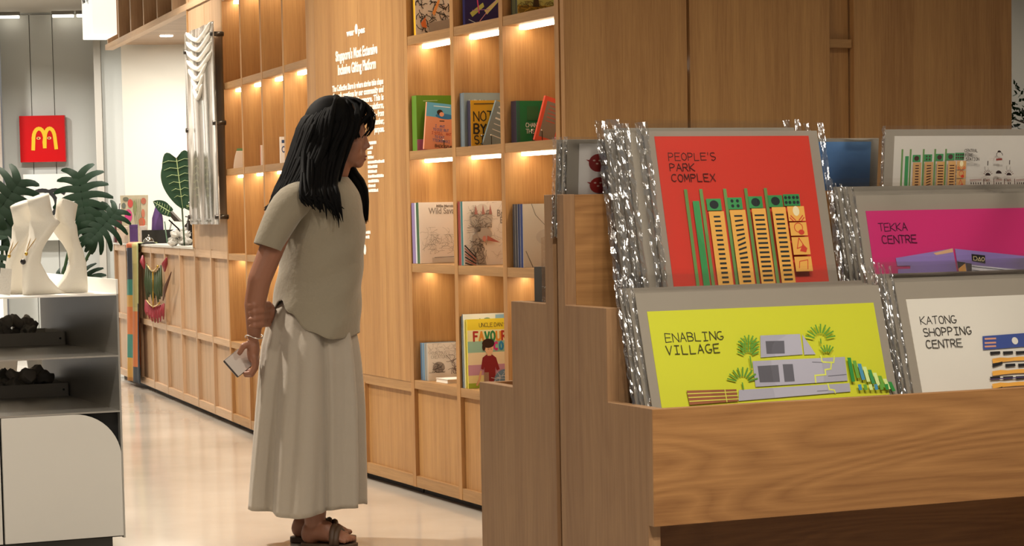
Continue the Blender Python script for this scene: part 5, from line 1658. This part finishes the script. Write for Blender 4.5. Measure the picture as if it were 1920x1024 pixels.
for j in range(NV + 1):
    row = []
    for i in range(NT):
        th = 2 * PI * i / NT
        py = 330 + (hem(th) - 330) * (j / NV)
        _, x0, x1, hw = interp(py)
        c_, a_ = (x0 + x1) / 2, (x1 - x0) / 2
        ar = math.exp(-((math.degrees(th) - 250) / 26) ** 2)
        fold = .006 * math.sin(th * 5 + py * .022) * max(0, (py - 440) / 180) + .0025 * math.sin(py * .09 + th * 3) + .006 * ar * math.sin(py * .075 + th * 4) * math.exp(-((py - 450) / 60) ** 2)
        p = wp(c_ + a_ * math.cos(th), py, 0)
        ca, sa = math.cos(th), math.sin(th)
        row.append((p.x + fold * ca, (hw + fold) * (abs(sa) ** .9) * (1 if sa >= 0 else -1), p.z))
    rows.append(row)
tee = MB(); tee.rings(rows, cap=False)
# sleeves: near one hangs to above the elbow
def sleeve(side):
    pts = [(574, 366, .118, .060), (556, 374, .158, .066), (541, 396, .182, .062), (527, 425, .196, .056), (515, 452, .206, .0525), (513.5, 457, .207, .0525)]
    rws = []
    for k, (px, py, yy, r) in enumerate(pts):
        c = wp(px, py, side * yy)
        nx = pts[min(k + 1, len(pts) - 1)]; pv = pts[max(k - 1, 0)]
        d = (wp(nx[0], nx[1], side * nx[2]) - wp(pv[0], pv[1], side * pv[2])).normalized()
        a = d.cross(Vector((0, 1, 0))).normalized(); b_ = d.cross(a)
        rws.append([c + a * (r * .90 * math.cos(t) + .0015 * math.sin(3 * t + k)) + b_ * r * math.sin(t) for t in [2 * PI * q / 28 for q in range(28)]])
    tee.rings(rws, cap=False)
sleeve(-1); sleeve(1)
o = tee.build('t_shirt', TEE, person, True)
md = o.modifiers.new('t', 'SOLIDIFY'); md.thickness = .003; md.offset = 1
md = o.modifiers.new('s', 'SUBSURF'); md.levels = 1; md.render_levels = 1
hb = MB(); hb.tube([Vector(p) + Vector((0, 0, .001)) for p in rows[-1]] + [Vector(rows[-1][0])], .0026, 6, cap=False)
hb.build('hem_band', TEE, person, True)
# skirt with pleats
SK = [(552, 530, 652, .115), (585, 504, 660, .138), (615, 496, 664, .152), (640, 490, 669, .168), (680, 486, 674, .180), (760, 479, 680, .190), (850, 472, 682, .196), (920, 468, 683, .200), (945, 467, 683, .202)]
def sk(py):
    for a_, b_ in zip(SK[:-1], SK[1:]):
        if a_[0] <= py <= b_[0]:
            u = (py - a_[0]) / (b_[0] - a_[0]); return [a_[i] * (1 - u) + b_[i] * u for i in range(4)]
    return list(SK[-1])
rows = []
NT = 140
for j in range(41):
    t = j / 40
    row = []
    for i in range(NT):
        th = 2 * PI * i / NT
        a_ = (math.degrees(th) + 180) % 360 - 180
        low = 943 + 13 * math.exp(-((a_ + 100) / 34) ** 2) + (4 if a_ > 0 else 0)
        py = 552 + (low - 552) * t
        _, x0, x1, hw = sk(min(py, 945))
        c_, rx = (x0 + x1) / 2, (x1 - x0) / 2 * PK
        amp = .003 + .025 * t ** .6
        env = .55 + .75 * math.exp(-((a_ + 140) / 28) ** 2) + .5 * math.exp(-((a_ + 28) / 24) ** 2)
        pl = amp * env * (math.asin(.97 * math.sin(7 * th + 1.1 * math.sin(2 * th + .5) + .5 * t)) * .9 + .45 * math.asin(.95 * math.sin(13 * th + 1.3 + 1.5 * t)) + .25 * math.sin(23 * th + 2 * t) * (1 - .6 * t))
        # one deep pleat on the near front side
        pl -= .040 * t ** .5 * math.exp(-((a_ + 66 - 3 * t) / 3.6) ** 2) * (1 if t > .1 else t * 10)
        pl += .010 * math.exp(-((a_ + 80) / 6) ** 2) * t
        p = wp(c_, py, 0)
        ca, sa = math.cos(th), math.sin(th)
        row.append((p.x + (rx + pl * .55) * ca, (hw + pl) * sa, p.z))
    rows.append(row)
skb = MB(); skb.rings(rows, cap=False)
o = skb.build('skirt', SKIRT, person, True)
md = o.modifiers.new('t', 'SOLIDIFY'); md.thickness = .003
# sandals
SAND = mat('brown_sandal', '#4a3524', .55)
def sandal(heel, toe, y0, y1):
    hx, tx = (heel - 600) * PK - .012, (toe - 600) * PK + .012
    d = Vector((tx - hx, y1 - y0, 0)); L_ = d.length; d.normalize(); nrm = Vector((-d.y, d.x, 0))
    o0 = Vector((hx, y0, 0))
    out = []
    for k in range(28):
        t = 2 * PI * k / 28
        u = .5 - .5 * math.cos(t)
        w = (.034 + .014 * u) * (abs(math.sin(t)) ** .55) * (1 if math.sin(t) >= 0 else -1)
        p = o0 + d * (L_ * u) + nrm * w
        out.append((p.x, p.y))
    s_ = MB(); s_.prism(out, 'z', .001, .022)
    so = s_.build('sandal', SAND, person, bevel=.003)
    st_ = MB()
    for u0, u1 in ((.56, .64), (.66, .70)):
        pts = []
        for k in range(9):
            t = PI * k / 8
            pts.append(o0 + d * (L_ * (u0 + (u1 - u0) * k / 8)) + nrm * (.047 * math.cos(t)) + Vector((0, 0, .020 + .062 * math.sin(t) * (1 - .25 * (u0 - .5) * 4))))
        st_.tube(pts, .011, 8)
    st_.build('strap', SAND, so, True)
sandal(575, 668, -.075, -.125)
sandal(546, 660, .075, .055)
bc = MB(); bc.tube([WR + Vector((.029 * math.cos(t), .027 * math.sin(t), .006 * math.sin(t * 2) - .006)) for t in [2 * PI * k / 20 for k in range(21)]], .0022, 6, cap=False)
bc.build('bracelet', mat('silver_bracelet', '#d8cfc4', .25, metal=.8), person, True)
# phone in her hand
ph = thing('smartphone', 'pale smartphone held in her hand behind her back', 'phone', person.location + wp(461, 665, -.135), 0)
e1 = Vector((.055, 0, -.066)).normalized(); e2 = Vector((.060, .110, .030)); e2 = (e2 - e1 * e2.dot(e1)).normalized(); e3 = e1.cross(e2)
ph.rotation_euler = Matrix((e1, e2, e3)).transposed().to_euler()
MB().box(-.037, .037, -.075, .075, -.004, .0035).build('phone_body', mat('phone_dark_edge', '#3b3230', .35), ph, bevel=.003)
MB().box(-.035, .035, -.073, .073, -.0052, -.0038).build('phone_back', mat('phone_pale_back', '#cfc6bd', .35), ph)
MB().box(-.035, .035, -.073, .073, .0034, .0047).build('phone_case', mat('phone_pale_back', '#cfc6bd', .35), ph)
